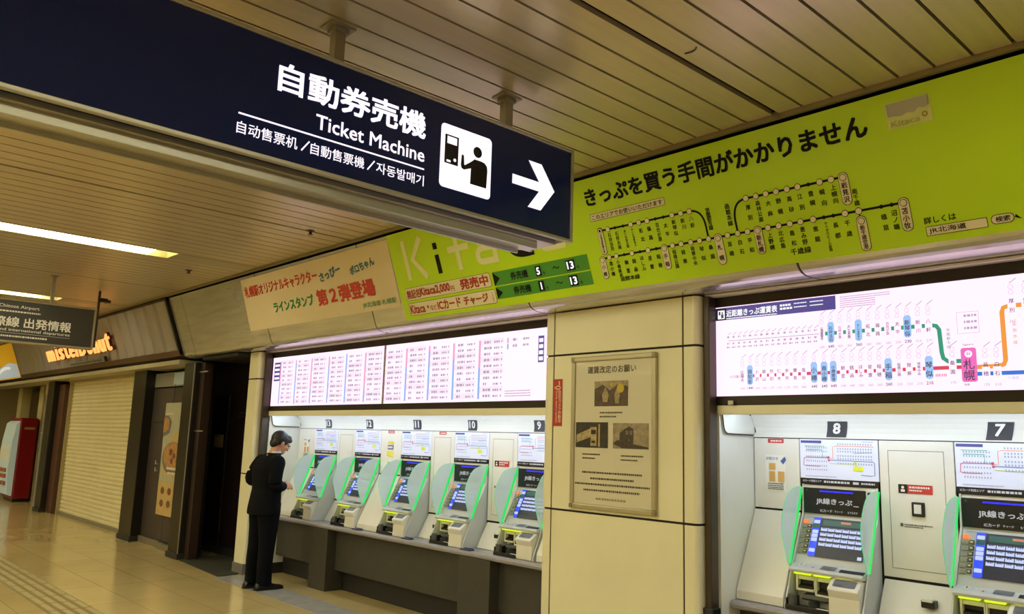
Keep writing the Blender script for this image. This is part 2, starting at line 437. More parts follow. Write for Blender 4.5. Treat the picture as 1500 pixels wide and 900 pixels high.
for i, cx in enumerate(cols):
    z = 2.425
    cutp = [2.19, 2.40, 2.1, 2.33, 2.44, 2.05, 2.2, 2.25, 2.38, 2.29, 2.20][i]
    r1 = bflat(); r1.rect(cx - .013, cutp, cx + .013, 2.43); r1.build('pink_rule', G_pink, fare)
    r1 = bflat(); r1.rect(cx - .013, 1.935, cx + .013, cutp); r1.build('blue_rule', G_blue, fare)
    for r in range(10):
        zz = 2.405 - r * .05
        if (r * 7 + i * 3) % 5 < 2: pp.rect(cx + .01, zz - .016, cx + .30, zz + .034, .001)
        gy.bars(cx + .055, zz - .006, random.choice((.05, .08, .1)), .022); gy.bars(cx + .18, zz - .006, .07, .018)
        gy.rect(cx + .27, zz - .004, cx + .285, zz + .012)
for r in range(2):
    (pk if r == 0 else bu).rect(-4.86, 2.385 - r * .05, -4.84, 2.43 - r * .05); gy.bars(-4.79, 2.40 - r * .05, .05, .022); gy.bars(-4.67, 2.402 - r * .05, .07, .018)
for r in range(3): gy.bars(-4.87, 1.99 - r * .02, .3, .009)
pk.build('pink_rule', G_pink, fare); bu.build('blue_rule', G_blue, fare); pp.build('pink_band', G_lp, fare); gy.build('fare_print', G_grey, fare)
tg = bflat(); tg.rect(-4.495, 2.21, -4.43, 2.42); tg.rect(-8.92, 2.205, -8.775, 2.423, .001); tg.build('violet_tag', G_navy, fare)
tw = bflat(); 
for k in range(4): tw.rect(-4.485, 2.225 + k * .048, -4.44, 2.255 + k * .048, .003)
for k in range(4): tw.rect(-8.905, 2.225 + k * .05, -8.79, 2.250 + k * .05, .003)
tw.build('tag_print', G_wht, fare)
mu = bflat(); mu.rect(-6.636, 1.914, -6.602, 2.482, .004); mu.build('mullion', mat('board_mullion', '9a8a98', .5), fare)

fmap = board('fare_map', 'backlit fare map with green, red and orange lines over machines 8 and 7', 'sign', -2.88, 1.2)
h = bflat(); h.rect(-2.878, 2.396, -2.086, 2.476); h.build('violet_header', G_navy, fmap)
h = bflat(); h.rect(-2.878, 2.397, -2.80, 2.474, .0025); h.build('header_block', glow('print_dark_violet', '2b2440', .5), fmap)
h = bflat(); h.text('近距離きっぷ運賃表', -2.80, 2.414, .044, .352, .02, .004); h.rrect(-2.862, 2.405, -2.812, 2.46, .004, .004)
h.bars(-2.43, 2.445, .07, .012, w=.004); h.bars(-2.43, 2.425, .08, .012, w=.004)
for k in range(4): h.bars(-2.34 + .1 * (k > 1), 2.452 - (k % 2) * .022, .08, .006, w=.004)
h.bars(-2.80, 2.401, .35, .006, w=.004); h.build('header_lettering', G_wht, fmap)
h = bflat(); h.rect(-2.855, 2.43, -2.842, 2.453, .005); h.disc(-2.829, 2.444, .006, .005); h.rect(-2.838, 2.41, -2.820, 2.436, .005)
g = bflat(); k_ = bflat(); r_ = bflat(); o_ = bflat(); s_ = bflat(); b_ = h
# upper line
g.line([(-2.159, 2.26), (-1.575, 2.26), (-1.553, 2.255), (-1.54, 2.235), (-1.533, 2.115), (-1.527, 2.085), (-1.505, 2.067), (-1.437, 2.066)], .022)
k_.line([(-2.79, 2.261), (-2.17, 2.261)], .004)
wj = bflat(); nm = bflat(); tn = bflat()
for i in range(16):
    x = -2.79 + i * .0385
    tn.bars(x - .008, 2.279, .018, .012); tn.bars(x - .008, 2.238, .018, .012); tn.bars(x - .012, 2.215, .024, .010); tn.line([(x - .004, 2.298), (x + .022, 2.315)], .004)
def station(x, z, name, fare_s, pill=False, big=False):
    n = len(name); H = .085
    if pill:
        sp = bflat(); sp.rrect(x - .020, z - .056, x + .020, z + .066, .018, .0035); sp.build('station_pill', G_sky, fmap)
        nm.vtext(name, x, z + .04, z - .05, min(.034, .09 / n * .95), .015, .005); nm.text(fare_s, x, z - .084, .017, None, .015, .003, 'c')
    else:
        wj.rect(x - .018, z - .012, x + .018, z + .012, .003)
        nm.vtext(name, x, z + (.036 if n > 2 else .045), z - (.036 if n > 2 else .045), .024 if n < 4 else .018, .008, .005)
        tn.text(fare_s, x, z - .084, .014, None, .01, .003, 'c')
    tn.ring(x, z + .068, .010, .012, .003, 10); tn.ring(x, z + .094, .010, .012, .003, 10); tn.line([(x - .006, z + .112), (x + .026, z + .135)], .004)
for x, n, fv, p in ((-2.172, '北海道医療大学', '640', 0), (-2.119, '石狩当別', '640', 1), (-2.066, '石狩太美', '450', 0), (-2.013, 'あいの里公園', '360', 0), (-1.960, 'あいの里教育大', '360', 1),
                    (-1.906, '拓北', '260', 0), (-1.853, '篠路', '260', 0), (-1.80, '百合が原', '260', 0), (-1.748, '太平', '230', 0), (-1.697, '新琴似', '230', 1), (-1.642, '新川', '210', 0), (-1.59, '八軒', '210', 0)):
    station(x, 2.26, n, fv, p)
r_.line([(-2.66, 2.035), (-1.435, 2.035)], .019)
for x, n, fv, p in ((-2.692, '比羅夫', '1,840', 0), (-2.640, '倶知安', '1,840', 1), (-2.592, '小沢', '1,600', 0), (-2.544, '銀山', '1,450', 0), (-2.495, '然別', '1,270', 0), (-2.446, '仁木', '1,220', 0), (-2.395, '余市', '1,220', 0), (-2.343, '蘭島', '930', 0), (-2.29, '塩谷', '840', 0),
                    (-2.227, '小樽', '640', 1), (-2.166, '南小樽', '640', 1), (-2.112, '小樽築港', '640', 1), (-2.056, '朝里', '540', 0), (-2.006, '銭函', '440', 0), (-1.955, 'ほしみ', '360', 0), (-1.904, '星置', '360', 0), (-1.855, '稲穂', '260', 0), (-1.806, '手稲', '260', 1),
                    (-1.75, '稲積公園', '220', 0), (-1.698, '発寒', '220', 0), (-1.648, '発寒中央', '210', 0), (-1.598, '琴似', '210', 1), (-1.484, '桑園', '170', 0)):
    station(x, 2.035, n, fv, p)
nm.text('ニセコ方面から', -2.785, 2.025, .018, .085, .01)
wj.rect(-1.502, 2.052, -1.466, 2.08, .003)
o_.line([(-1.373, 2.032), (-1.276, 2.033), (-1.252, 2.04), (-1.243, 2.06), (-1.245, 2.30), (-1.238, 2.32), (-1.215, 2.327), (-.80, 2.327)], .022)
s2 = bflat(); s2.line([(-1.378, 1.998), (-.8, 1.998)], .02); s2.build('blue_line', glow('print_royal', '2b7fe0', .9), fmap)
for x, n, fv in ((-1.332, '苗穂', '170'), (-1.282, '白石', '210')): station(x, 2.02, n, fv); wj.rect(x - .018, 1.985, x + .018, 2.01, .003)
for x, n, fv in ((-1.20, '厚別', '260'), (-1.14, '森林公園', '260')): station(x, 2.327, n, fv)
p_ = bflat(); p_.rrect(-1.443, 1.959, -1.371, 2.131, .012, .0045); p_.build('sapporo_box', glow('print_magenta', 'f26cc0', 1.), fmap)
wj.disc(-1.407, 2.10, .018, .006, 20); nm.text('01', -1.407, 2.093, .015, None, .01, .0075, 'c')
nm.vtext('札幌', -1.407, 2.075, 1.965, .052, .01, .0065); nm.text('Sapporo', -1.407, 2.140, .014, None, .006, .003, 'c')
nm.text('詳細', -1.435, 1.94, .012, None, .005, .003)
tn.frame(-1.453, 2.205, -1.35, 2.316, .002, .003)
for k in range(3): tn.bars(-1.42, 2.29 - k * .032, .06, .012)
r_.text('函館本線', -1.60 + .03, 1.99, .016, .055, .008); g.vtext('学園都市線', -1.497, 2.24, 2.13, .018, .004); o_.vtext('函館本線', -1.195, 2.25, 2.13, .018, .004); s_.text('千歳線', -1.24, 1.965, .016, .05, .008)
for k in range(6): tn.bars(-2.06, 2.46 - k * .012, .28 if k < 2 else .2, .006)
g.build('green_line', G_green, fmap); k_.build('grey_line', G_grey, fmap); r_.build('red_line', G_red, fmap); o_.build('orange_line', G_org, fmap)
s_.build('line_name', G_sky, fmap); wj.build('station_patch', G_board, fmap); nm.build('station_name', G_blk, fmap); tn.build('fare_print', glow('print_mid_grey', 'bfb2c6', .9), fmap); b_.build('pictogram', G_blk, fmap)
MB().box(-2.78, -2.745, 4.418, 4.426, 1.858, 1.884).build('maker_plate', M_alu, fmap)

# ------------------------------------------------------------------ ticket machines
M_gkey = mat('key_grey', 'b9bab8', .4); M_btn = mat('button_taupe', '8d8577', .45); M_screen = glow('screen_black', '0c1030', .5)
M_wing = bpy.data.materials.new('frosted_screen'); M_wing.use_nodes = True
_nt = M_wing.node_tree; _b = _nt.nodes['Principled BSDF']; _b.inputs['Base Color'].default_value = lin('c8cece'); _b.inputs['Roughness'].default_value = .35
_b.inputs['Emission Color'].default_value = lin('d8f4ec'); _b.inputs['Emission Strength'].default_value = .16  # faint glow put into the frosted material so the screens look lit
_tr = _nt.nodes.new('ShaderNodeBsdfTransparent'); _mx = _nt.nodes.new('ShaderNodeMixShader'); _mx.inputs['Fac'].default_value = .55
_tr.inputs['Color'].default_value = (.92, 1, .97, 1)
_nt.links.new(_tr.outputs[0], _mx.inputs[1]); _nt.links.new(_b.outputs[0], _mx.inputs[2]); _nt.links.new(_mx.outputs[0], _nt.nodes['Material Output'].inputs['Surface'])
G_led = glow('green_led', '18e060', 1.0); G_rim = glow('green_rim', '48e89a', .7); G_bled = glow('blue_led', '1a18ff', 2.2); G_yg = glow('yellowgreen_lamp', 'd8f028', 1.1)
G_map = mat('lit_map_paper', 'd3d7ea', .4, emit=.18, ehex='c4ccf4')
def crom(pts, n=5):
    out = []
    for i in range(len(pts) - 1):
        p0, p1, p2, p3 = pts[max(i - 1, 0)], pts[i], pts[i + 1], pts[min(i + 2, len(pts) - 1)]
        for k in range(n):
            t = k / n
            out.append(tuple(.5 * (2 * p1[j] + (p2[j] - p0[j]) * t + (2 * p0[j] - 5 * p1[j] + 4 * p2[j] - p3[j]) * t * t + (3 * p1[j] - p0[j] - 3 * p2[j] + p3[j]) * t ** 3) for j in range(len(p1))))
    return out + [tuple(pts[-1])]
def ticket_machine():
    X = -2.300; Z = .67
    t = thing('ticket_machine', 'x', 'ticket machine', (X, YW, Z))
    def L(prof): return [(YW + y, z) for y, z in prof]
    MB().prism(L([(0, .67), (0, 1.385), (-.006, 1.385), (-.010, 1.205), (-.150, .925), (-.150, .885), (-.125, .88), (-.125, .67)]), X - .2225, X + .2225).build('cabinet', M_offw, t)
    side = [(0, .67), (0, 1.388), (-.014, 1.388), (-.024, 1.21), (-.170, .925), (-.185, .90), (-.225, .80), (-.272, .695), (-.272, .67)]
    for s in (-1, 1):
        MB().prism(L(side), X + s * .229 - .0055, X + s * .229 + .0055).build('side_panel', M_grayp, t, bevel=.003)
    # map board, faint glow put into the paper for light on it, black strip
    mb = MB().box(X - .243, X + .243, YW - .012, YW, 1.425, 1.664).build('map_board', G_map, t)
    ff = lambda w=0: Flat((X, YW - .0125, 0), (1, 0, 0), (0, 0, 1))
    a = ff(); a.rect(-.235, 1.640, -.10, 1.656); a.build('board_tag', mat('tag_violet', '4a4a86', .5), mb)
    a = ff()
    for k in range(5): a.line([(-.21, 1.622 - .0) , (-.08, 1.622)], .003); 
    for u0, u1, v in ((-.20, -.095, 1.600), ): a.line([(u0, v), (u1, v), (u1, v - .05)], .004)
    a.build('green_route', mat('route_green', '4fa48c', .5), mb)
    a = ff(); a.line([(-.20, 1.553), (-.215, 1.548), (-.218, 1.505), (-.20, 1.500), (-.11, 1.500)], .004); a.line([(-.20, 1.553), (-.06, 1.553)], .004); a.disc(-.058, 1.555, .008); a.disc(-.055, 1.538, .007); a.build('red_route', mat('route_red', 'c0507a', .5), mb)
    a = ff(); a.line([(-.05, 1.55), (-.03, 1.55), (-.03, 1.62), (-.01, 1.625), (.22, 1.625)], .004); a.build('orange_route', mat('route_orange', 'eaa07a', .5), mb)
    a = ff(); a.line([(-.05, 1.54), (.215, 1.537), (.222, 1.53), (.222, 1.46), (.20, 1.455), (.14, 1.458)], .004); a.line([(.10, 1.585), (.21, 1.59)], .003); a.build('blue_route', mat('route_blue', '5c78b0', .5), mb)
    a = ff(); a.line([(-.05, 1.52), (.10, 1.517), (.12, 1.535)], .003); a.rrect(.095, 1.478, .155, 1.508, .006); a.line([(.10, 1.54), (.115, 1.51)], .008); a.build('yellow_tag', mat('route_yellow', 'd6dc4a', .5), mb)
    a = ff()
    for v in (1.622, 1.600, 1.568, 1.54, 1.512, 1.488): 
        for u in range(10): a.rect(-.20 + u * .014, v - .014, -.194 + u * .014, v - .004)
    for v in (1.64, 1.612, 1.596, 1.57, 1.552, 1.524):
        for u in range(14): a.rect(.0 + u * .0155, v - .008, .007 + u * .0155, v + .002)
    a.bars(-.21, 1.436, .20, .005); a.bars(.15, 1.650, .07, .005); a.build('map_print', mat('map_print_grey', 'a4a9c2', .5), mb)
    bs = MB().box(X - .243, X + .243, YW - .014, YW, 1.388, 1.424).build('black_strip', M_black, t)
    a = Flat((X, YW - .0145, 0), (1, 0, 0), (0, 0, 1)); a.text('ICカード利用エリア', -.225, 1.402, .014, .12, .02); a.bars(-.09, 1.402, .16, .012); a.rrect(.09, 1.401, .125, 1.415, .003); a.bars(.14, 1.403, .08, .010); a.build('strip_lettering', glow('strip_white', 'e4e6ea', .7), bs)
    # header
    hd = MB().box(X - .222, X + .165, YW - .022, YW - .004, 1.214, 1.368).build('header_panel', M_black, t, bevel=.003)
    MB().box(X + .167, X + .222, YW - .020, YW - .004, 1.214, 1.368).build('header_side', M_grayp, t)
    a = lambda: Flat((X, YW - .0225, 0), (1, 0, 0), (0, 0, 1))
    q = a(); q.text('JR線きっぷ', -.14, 1.268, .042, .225, .022); q.text('ICカード', -.115, 1.226, .017, .075, .02); q.text('チャージ', -.025, 1.228, .013, .05, .012); q.text('もできます', .055, 1.228, .013, .06, .012); q.bars(.092, 1.27, .03, .006)
    q.build('header_lettering', glow('header_white', 'dfe2e2', .62), hd)
    q = a(); q.text('JR', -.205, 1.345, .014, None, .02); q.build('green_mark', glow('jr_green', '3d7a2a', .5), hd)
    MB().box(X - .115, X + .09, YW - .026, YW - .02, 1.346, 1.354).build('blue_light', G_bled, hd)
    MB().tube([(X + .19, YW - .02, 1.352), (X + .19, YW - .034, 1.352)], .009, 12).build('camera_eye', M_black, t)
    # sloped operating panel
    O = Vector((X, YW - .016, 1.205)); V = Vector((0, .140, .280)).normalized(); SL = .313
    MB().prism([(YW - .012, 1.207), (YW - .155, .921), (YW - .150, .917), (YW - .006, 1.205)], X - .222, X + .222).build('key_panel', M_gkey, t); kp = t.children[-1] if False else [o for o in t.children if o.name.startswith('key_panel')][0]
    P = lambda: Flat(O, (1, 0, 0), V)
    q = P(); q.rect(-.150, -.262, .180, -.018, .004); scr = q.build('touchscreen', M_screen, t)
    q = P(); q.rect(-.150, -.262, -.105, -.018, .006); q.build('blue_column', glow('screen_blue', '1e48f0', 1.1), scr)
    q = P(); q.rect(-.09, -.065, .17, -.03, .006); q.rect(-.148, -.085, -.107, -.055, .0065); q.build('green_field', glow('screen_green', '1d5a4c', .8), scr)
    q = P(); q.rect(.02, -.047, .08, -.034, .007); q.build('orange_field', glow('screen_orange', 'd9825a', .9), scr)
    q = P()
    for r in range(4):
        for c in range(6): q.rect(-.095 + c * .044, -.178 + (3 - r) * .031 - .02 + .005, -.095 + c * .044 + .040, -.178 + (3 - r) * .031 + .005, .007)
    for v in (-.045, -.108, -.133, -.158, -.225): q.rrect(-.146, v - .011, -.109, v + .011, .004, .007)
    q.rect(.15, -.255, .175, -.235, .007)
    q.build('screen_button', glow('screen_button', 'c4d0f8', 1.0), scr)
    q = P()
    for r in range(4):
        for c in range(6): q.bars(-.088 + c * .044, -.184 + (3 - r) * .031 + .005, .026, .007, w=.008)
    q.build('screen_print', glow('screen_print', '4a5088', .7), scr)
    q = P()
    def key(u0, v0, u1, v1, m):
        c = [P().P(a, b_, w) for w in (.0, .006) for a, b_ in ((u0, v0), (u1, v0), (u1, v1), (u0, v1))]
        MB().add(c, [(0, 3, 2, 1), (4, 5, 6, 7), (0, 1, 5, 4), (1, 2, 6, 5), (2, 3, 7, 6), (3, 0, 4, 7)]).build('key', m, kp)
    for r in range(7): key(-.215, -.058 - r * .032, -.185, -.035 - r * .032, glow('orange_key', 'ff7a3c', 1.1) if r == 0 else M_btn)
    for r in range(6): key(-.181, -.085 - r * .032, -.158, -.063 - r * .032, mat('key_dark', '4a4b48', .4))
    q = P()
    q = P()
    for r in range(6): q.rect(-.177 + .002 * (r % 2), -.080 - r * .032, -.164, -.070 - r * .032, .0075)
    q.build('key_symbol', mat('key_yellow', 'c9c27a', .5), kp)
    q = P()
    for r in range(7): q.rect(-.226, -.05 - r * .03, -.220, -.04 - r * .03, .003)
    q.bars(-.20, -.018, .1, .006, w=.003); q.build('panel_print', mat('panel_print', '8f9298', .5), t)
    # console lip with coin slot, dish, card slot
    cs = MB().prism(L([(-.148, .930), (-.225, .907), (-.232, .897), (-.226, .882), (-.150, .882)]), X - .2225, X + .2225).build('console_lip', M_grayp, t, bevel=.003)
    CP = lambda: Flat((X, YW - .150, .9296), (1, 0, 0), Vector((0, .077, .023)))
    q = CP(); q.disc(-.165, -.03, .020, .002, 20); q.disc(-.12, -.03, .009, .002); q.disc(-.10, -.028, .006, .002); q.build('coin_slot', mat('pale_key', 'd6d2cc', .3), cs)
    q = CP(); q.rect(-.168, -.042, -.162, -.018, .004); q.rect(.075, -.066, .218, -.028, .002); q.build('card_slot', M_black, cs)
    q = CP(); q.rrect(-.04, -.062, .05, -.008, .006, .002); q.build('receipt_dish', mat('steel_dish', '8d9092', .3, .7), cs)
    q = CP(); q.disc(-.085, -.05, .007, .003); q.build('red_key', mat('red_key', 'b02424', .4), cs)
    # lamps over the slots
    lm = [(-.20, -.105), (-.078, .012), (.055, .150)]
    for u0, u1 in lm: MB().prism(L([(-.205, .882), (-.215, .872), (-.195, .866), (-.165, .872), (-.160, .882)]), X + u0, X + u1).build('slot_lamp', G_yg, t)
    # openings
    for u0, u1, z0, z1, nm in ((-.195, -.095, .785, .835, 'coin_opening'), (-.078, .012, .765, .835, 'banknote_opening')):
        o1 = MB(); o1.box(X + u0 - .012, X + u0, YW - .175, YW - .12, z0 - .012, z1 + .025); o1.box(X + u1, X + u1 + .012, YW - .175, YW - .12, z0 - .012, z1 + .025)
        o1.box(X + u0, X + u1, YW - .165, YW - .12, z1, z1 + .02); o1.box(X + u0, X + u1, YW - .185, YW - .12, z0 - .012, z0)
        op = o1.build(nm, M_offw, t, bevel=.002)
        MB().box(X + u0, X + u1, YW - .14, YW - .126, z0, z1).prism(L([(-.13, z0 + .01), (-.175, z0 + .002), (-.175, z0 + .016), (-.13, z0 + .03)]), X + u0 + .006, X + u1 - .006).build('flap', M_black, op)
    # change tray
    tr = MB(); tr.box(X - .225, X + .034, YW - .272, YW - .125, .672, .682); tr.box(X - .225, X - .213, YW - .272, YW - .125, .682, .735); tr.box(X - .225, X + .034, YW - .278, YW - .268, .672, .700)
    tray = tr.build('change_tray', M_black, t, bevel=.002)
    MB().tube([(X - .19, YW - .25, .69), (X - .19, YW - .25, .755)], .026, 16).build('tray_roller', mat('tray_dark_grey', '4a4c4d', .3), tray)
    MB().prism(L([(-.13, .76), (-.185, .755), (-.20, .735), (-.19, .725), (-.13, .728)]), X - .16, X + .03).build('tray_hood', MATS['tray_dark_grey'], tray)
    MB().box(X - .09, X - .084, YW - .26, YW - .13, .682, .728).build('tray_divider', MATS['tray_dark_grey'], tray)
    MB().prism(L([(-.268, .682), (-.272, .682), (-.262, .70), (-.255, .70)]), X - .04, X + .03).build('tray_lamp', glow('tray_glow', 'f4f2c0', .8), tray)
    # ticket outlet with funnel top
    rb = MB(); rb.prism(L([(-.12, .672), (-.272, .672), (-.268, .78), (-.288, .822), (-.282, .832), (-.215, .878), (-.12, .878)]), X + .038, X + .215)
    out = rb.build('ticket_outlet', M_offw, t, bevel=.006)
    d = Vector((0, .067, .046)); fl = Flat((X, YW - .282, .832), (1, 0, 0), d); fl.rrect(.062, .014, .190, .070, .008, .0025); fl.build('outlet_mouth', mat('outlet_shadow_grey', '5b5a58', .35), out)
    fl = Flat((X, YW - .282, .832), (1, 0, 0), d); fl.rect(.075, .018, .12, .035, .004); fl.build('outlet_roller', mat('tray_dark_grey', '4a4c4d', .3), out)
    MB().box(X + .19, X + .196, YW - .2705, YW - .266, .70, .706).build('screw', M_black, out)
    # LED-edged side screens
    wp = crom([(-.004, 1.366), (-.06, 1.372), (-.178, 1.334), (-.254, 1.217), (-.267, 1.115), (-.237, 1.005), (-.203, .918), (-.172, .920)], 5)
    for s in (-1, 1):
        xx = X + s * .2385
        w = MB().prism(L(wp), xx - .003, xx + .003).build('side_screen', M_wing, t)
        MB().prism(L([(-.004, 1.366), (-.028, 1.369), (-.194, .923), (-.172, .920)]), xx - .0045, xx + .0045).build('led_band', G_led, w)
        MB().tube([(xx, YW + y, z) for y, z in wp[5:-4]], .0024, 6).build('led_rim', G_rim, w)
    return t
tm = ticket_machine()
MX = [-2.300, -1.395, -4.884, -5.749, -6.600, -7.464, -8.330]
MN = [8, 7, 9, 10, 11, 12, 13]
MLAB = ['ticket machine below number plate 8, just right of the wide pillar', 'ticket machine below number plate 7, cut by the right edge of the photo', 'ticket machine below number plate 9, partly hidden by the wide pillar',
        'ticket machine below number plate 10 in the left bay', 'ticket machine below number plate 11, middle of the left bay', 'ticket machine below number plate 12, second from the man', 'ticket machine below number plate 13, the one the man stands at']
machines = [tm] + [copy_tree(tm) for _ in MX[1:]]
for o, x, l in zip(machines, MX, MLAB): o.location = (x, YW, .67); setp(o, l, 'ticket machine', 'ticket machines in the wall')

# number plates on the coved hood
def cove(z): 
    a = math.asin(max(-1, min(1, (z - 1.67) / .182))); return 4.70 + .165 * math.cos(a)
px = [-2.356, -1.443, -4.996, -5.888, -6.76, -7.64, -8.509]
for n, x in zip(MN, px):
    xc = (x) * .974
    t = thing('number_plate', 'dark slanted plate with a white number %d above the ticket machines' % n, 'sign', (xc, cove(1.73), 1.685), 'number plates over the ticket machines')
    zz = [1.680 + k * .0135 for k in range(8)]
    vs = []; sh = lambda z: (1.73 - z) * -.22
    for k, z in enumerate(zz):
        for u in (-.062, .062): vs.append((xc + u - sh(z) * -1.2, cove(z) - .004, z - .002))
    vs2 = [(a, b + .005, c + .002) for a, b, c in vs]
    fs = [(2 * k, 2 * k + 1, 2 * k + 3, 2 * k + 2) for k in range(7)]
    m = MB(); nb = len(vs); m.add(vs + vs2, fs + [tuple(i + nb for i in q)[::-1] for q in fs] + [(0, nb, nb + 1, 1), (14, 15, nb + 15, nb + 14)] + [(2 * k, 2 * k + 2, nb + 2 * k + 2, nb + 2 * k) for k in range(7)] + [(2 * k + 1, nb + 2 * k + 1, nb + 2 * k + 3, 2 * k + 3) for k in range(7)])
    m.build('plate', mat('plate_dark_grey', '3c3f46', .4), t)
    V, F, bb = strong(str(n), .03); sc = .066 / (bb[3] - bb[2]); vv = []
    for p in V:
        z = 1.70 + (p[1] - bb[2]) * sc; vv.append((xc + (p[0] - (bb[0] + bb[1]) / 2) * sc * 1.1 - sh(z) * -1.2, cove(z) - .007 - p[2] * 3, z - .002))
    link_mesh('numeral', vv, F, mat('numeral_white', 'e8e8e8', .5), t)

# filler panels between the machines
def filler(x0, x1, kind, label, extras=()):
    t = thing('filler_panel', label, 'panel', ((x0 + x1) / 2, YW, .67), 'ivory panels between the machines')
    xa, xb = x0 + .006, x1 - .006
    if kind == 'high':
        MB().box(xa, xb, YW - .012, YW, 1.222, 1.664).build('upper_panel', M_offw, t, bevel=.003)
        MB().prism([(YW, .672), (YW - .255, .672), (YW - .252, .725), (YW - .016, 1.210), (YW, 1.210)], xa, xb).build('sloped_cover', M_offw, t, bevel=.005)
    else:
        MB().box(xa, xb, YW - .012, YW, .900, 1.664).build('upper_panel', M_offw, t, bevel=.003)
        MB().prism([(YW, .672), (YW - .125, .672), (YW - .008, .884), (YW, .884)], xa, xb).build('sloped_cover', M_offw, t, bevel=.004)
        fr = Flat((0, YW - .0125, 0), (1, 0, 0), (0, 0, 1))
        if 'door' in extras: fr.frame(xa + .05, .95, xb - .05, 1.61, .0035, .0008); fr.build('door_joint', mat('joint_grey', '77736a', .6), t)
    F = lambda y=-.0125: Flat((0, YW + y, 0), (1, 0, 0), (0, 0, 1))
    c = (xa + xb) / 2
    if 'latch' in extras:
        d = Vector((0, .119, .218)); fl = (c + .05, YW - .07, .775)
        m = MB(); m.box(c + .03, c + .10, YW - .118, YW - .06, .775, .815); lt = m.build('latch', M_black, t, bevel=.005)
        MB().box(c + .038, c + .092, YW - .124, YW - .08, .808, .822).build('latch_cap', mat('latch_white', 'd8d6d0', .4), lt)
    if 'handle' in extras:
        hb = MB().box(c - .03, c + .04, YW - .026, YW - .010, 1.245, 1.325).build('handle', M_black, t, bevel=.006)
        MB().box(c - .014, c + .024, YW - .030, YW - .02, 1.262, 1.312).build('handle_plate', mat('latch_white', 'd8d6d0', .4), hb)
    if 'redlabel' in extras:
        a = F(); a.rect(c - .10, 1.37, c + .085, 1.42); rl = a.build('red_label', mat('label_red', 'b5302c', .5), t)
        a = F(); a.rect(c - .10, 1.37, c - .05, 1.42, .003); a.build('black_field', M_black, rl)
        a = F(); a.disc(c - .075, 1.403, .008, .0045); a.rect(c - .086, 1.378, c - .064, 1.392, .0045); a.bars(c - .04, 1.40, .11, .010, w=.004); a.bars(c - .04, 1.384, .07, .008, w=.004); a.build('label_print', mat('label_white', 'e6dcd8', .5), rl)
        a = F(); a.rect(c - .098, 1.185, c - .082, 1.203, .002); a.bars(c - .075, 1.193, .15, .007); a.bars(c - .075, 1.182, .10, .006); a.build('small_print', mat('print_dark', '4a463f', .5), t)
    if 'redtop' in extras:
        a = F(); a.rect(c - .055, 1.635, c + .055, 1.662); rt = a.build('red_strip', mat('label_red', 'b5302c', .5), t)
        a = F(); a.bars(c - .035, 1.643, .08, .010, w=.004); a.build('strip_print', mat('label_white', 'e6dcd8', .5), rt)
    if 'notice' in extras:
        a = F(); a.rect(c - .075, 1.33, c + .065, 1.56); pn = a.build('notice_sheet', mat('sheet_white', 'e4e2da', .5), t)
        a = F(); a.rect(c - .05, 1.465, c - .005, 1.505, .004); a.rect(c - .05, 1.39, c - .008, 1.455, .004); a.rect(c + .012, 1.39, c + .055, 1.455, .004); a.build('orange_block', mat('print_tan', 'c79a52', .5), pn)
        a = F(); a.text('お知らせ', c - .07, 1.525, .022, .085, .015, .004); a.poly([(c + .03, 1.52), (c + .06, 1.55), (c + .07, 1.53), (c + .05, 1.50)], .004); a.build('blue_heading', mat('print_slate', '41609a', .5), pn)
        a = F()
        for v in (1.375, 1.362, 1.35, 1.34): a.bars(c - .06, v, .11, .006, w=.004)
        a.build('notice_print', mat('print_dark', '4a463f', .5), pn)
    if 'yellow' in extras:
        a = F(); a.rect(c - .05, 1.525, c + .04, 1.55); a.rect(c - .06, 1.40, c + .04, 1.455); a.build('yellow_sticker', mat('sticker_yellow', 'd9cf3a', .5), t)
        a = F(); a.rect(c - .055, 1.47, c + .05, 1.515); a.build('violet_sticker', mat('tag_violet2', '5d5a84', .5), t)
        a = F(); a.bars(c - .045, 1.483, .08, .02, w=.004); a.build('sticker_print', mat('label_white', 'e6dcd8', .5), t)
        a = F(); a.poly([(c - .05, 1.345), (c - .01, 1.34), (c - .03, 1.32)]); a.build('green_sticker', mat('sticker_green', '6f8f3a', .5), t)
    if 'key' in extras: MB().tube([(c + .02, YW - .024, 1.30), (c + .02, YW - .01, 1.30)], .010, 12).build('keyhole', M_black, t)
    return t
hw = .2435
filler(-2.87, -2.30 - hw, 'high', 'ivory panel with notice and red strip left of machine 8', ('redtop', 'notice'))
filler(-2.30 + hw, -1.395 - hw, 'low', 'ivory door panel with square black handle and red label between machines 8 and 7', ('door', 'handle', 'redlabel', 'latch'))
filler(-1.395 + hw, .2, 'low', 'ivory panel right of machine 7, beyond the edge of the photo', ('door',))
filler(-4.884 + hw, -4.25, 'high', 'ivory panel right of machine 9, mostly behind the wide pillar')
filler(-5.749 + hw, -4.884 - hw, 'low', 'ivory door panel with a black and red label between machines 10 and 9', ('door', 'latch', 'redlabel'))
filler(-6.600 + hw, -5.749 - hw, 'low', 'ivory door panel with a red strip on top between machines 11 and 10', ('door', 'latch', 'redtop'))
filler(-7.464 + hw, -6.600 - hw, 'high', 'ivory panel with yellow and violet stickers between machines 12 and 11', ('yellow', 'redtop', 'key'))
filler(-8.330 + hw, -7.464 - hw, 'low', 'plain ivory panel with a keyhole between machines 13 and 12', ('key', 'door'))
filler(-8.97, -8.330 - hw, 'high', 'ivory panel with a small notice left of machine 13, behind the man', ('notice',))

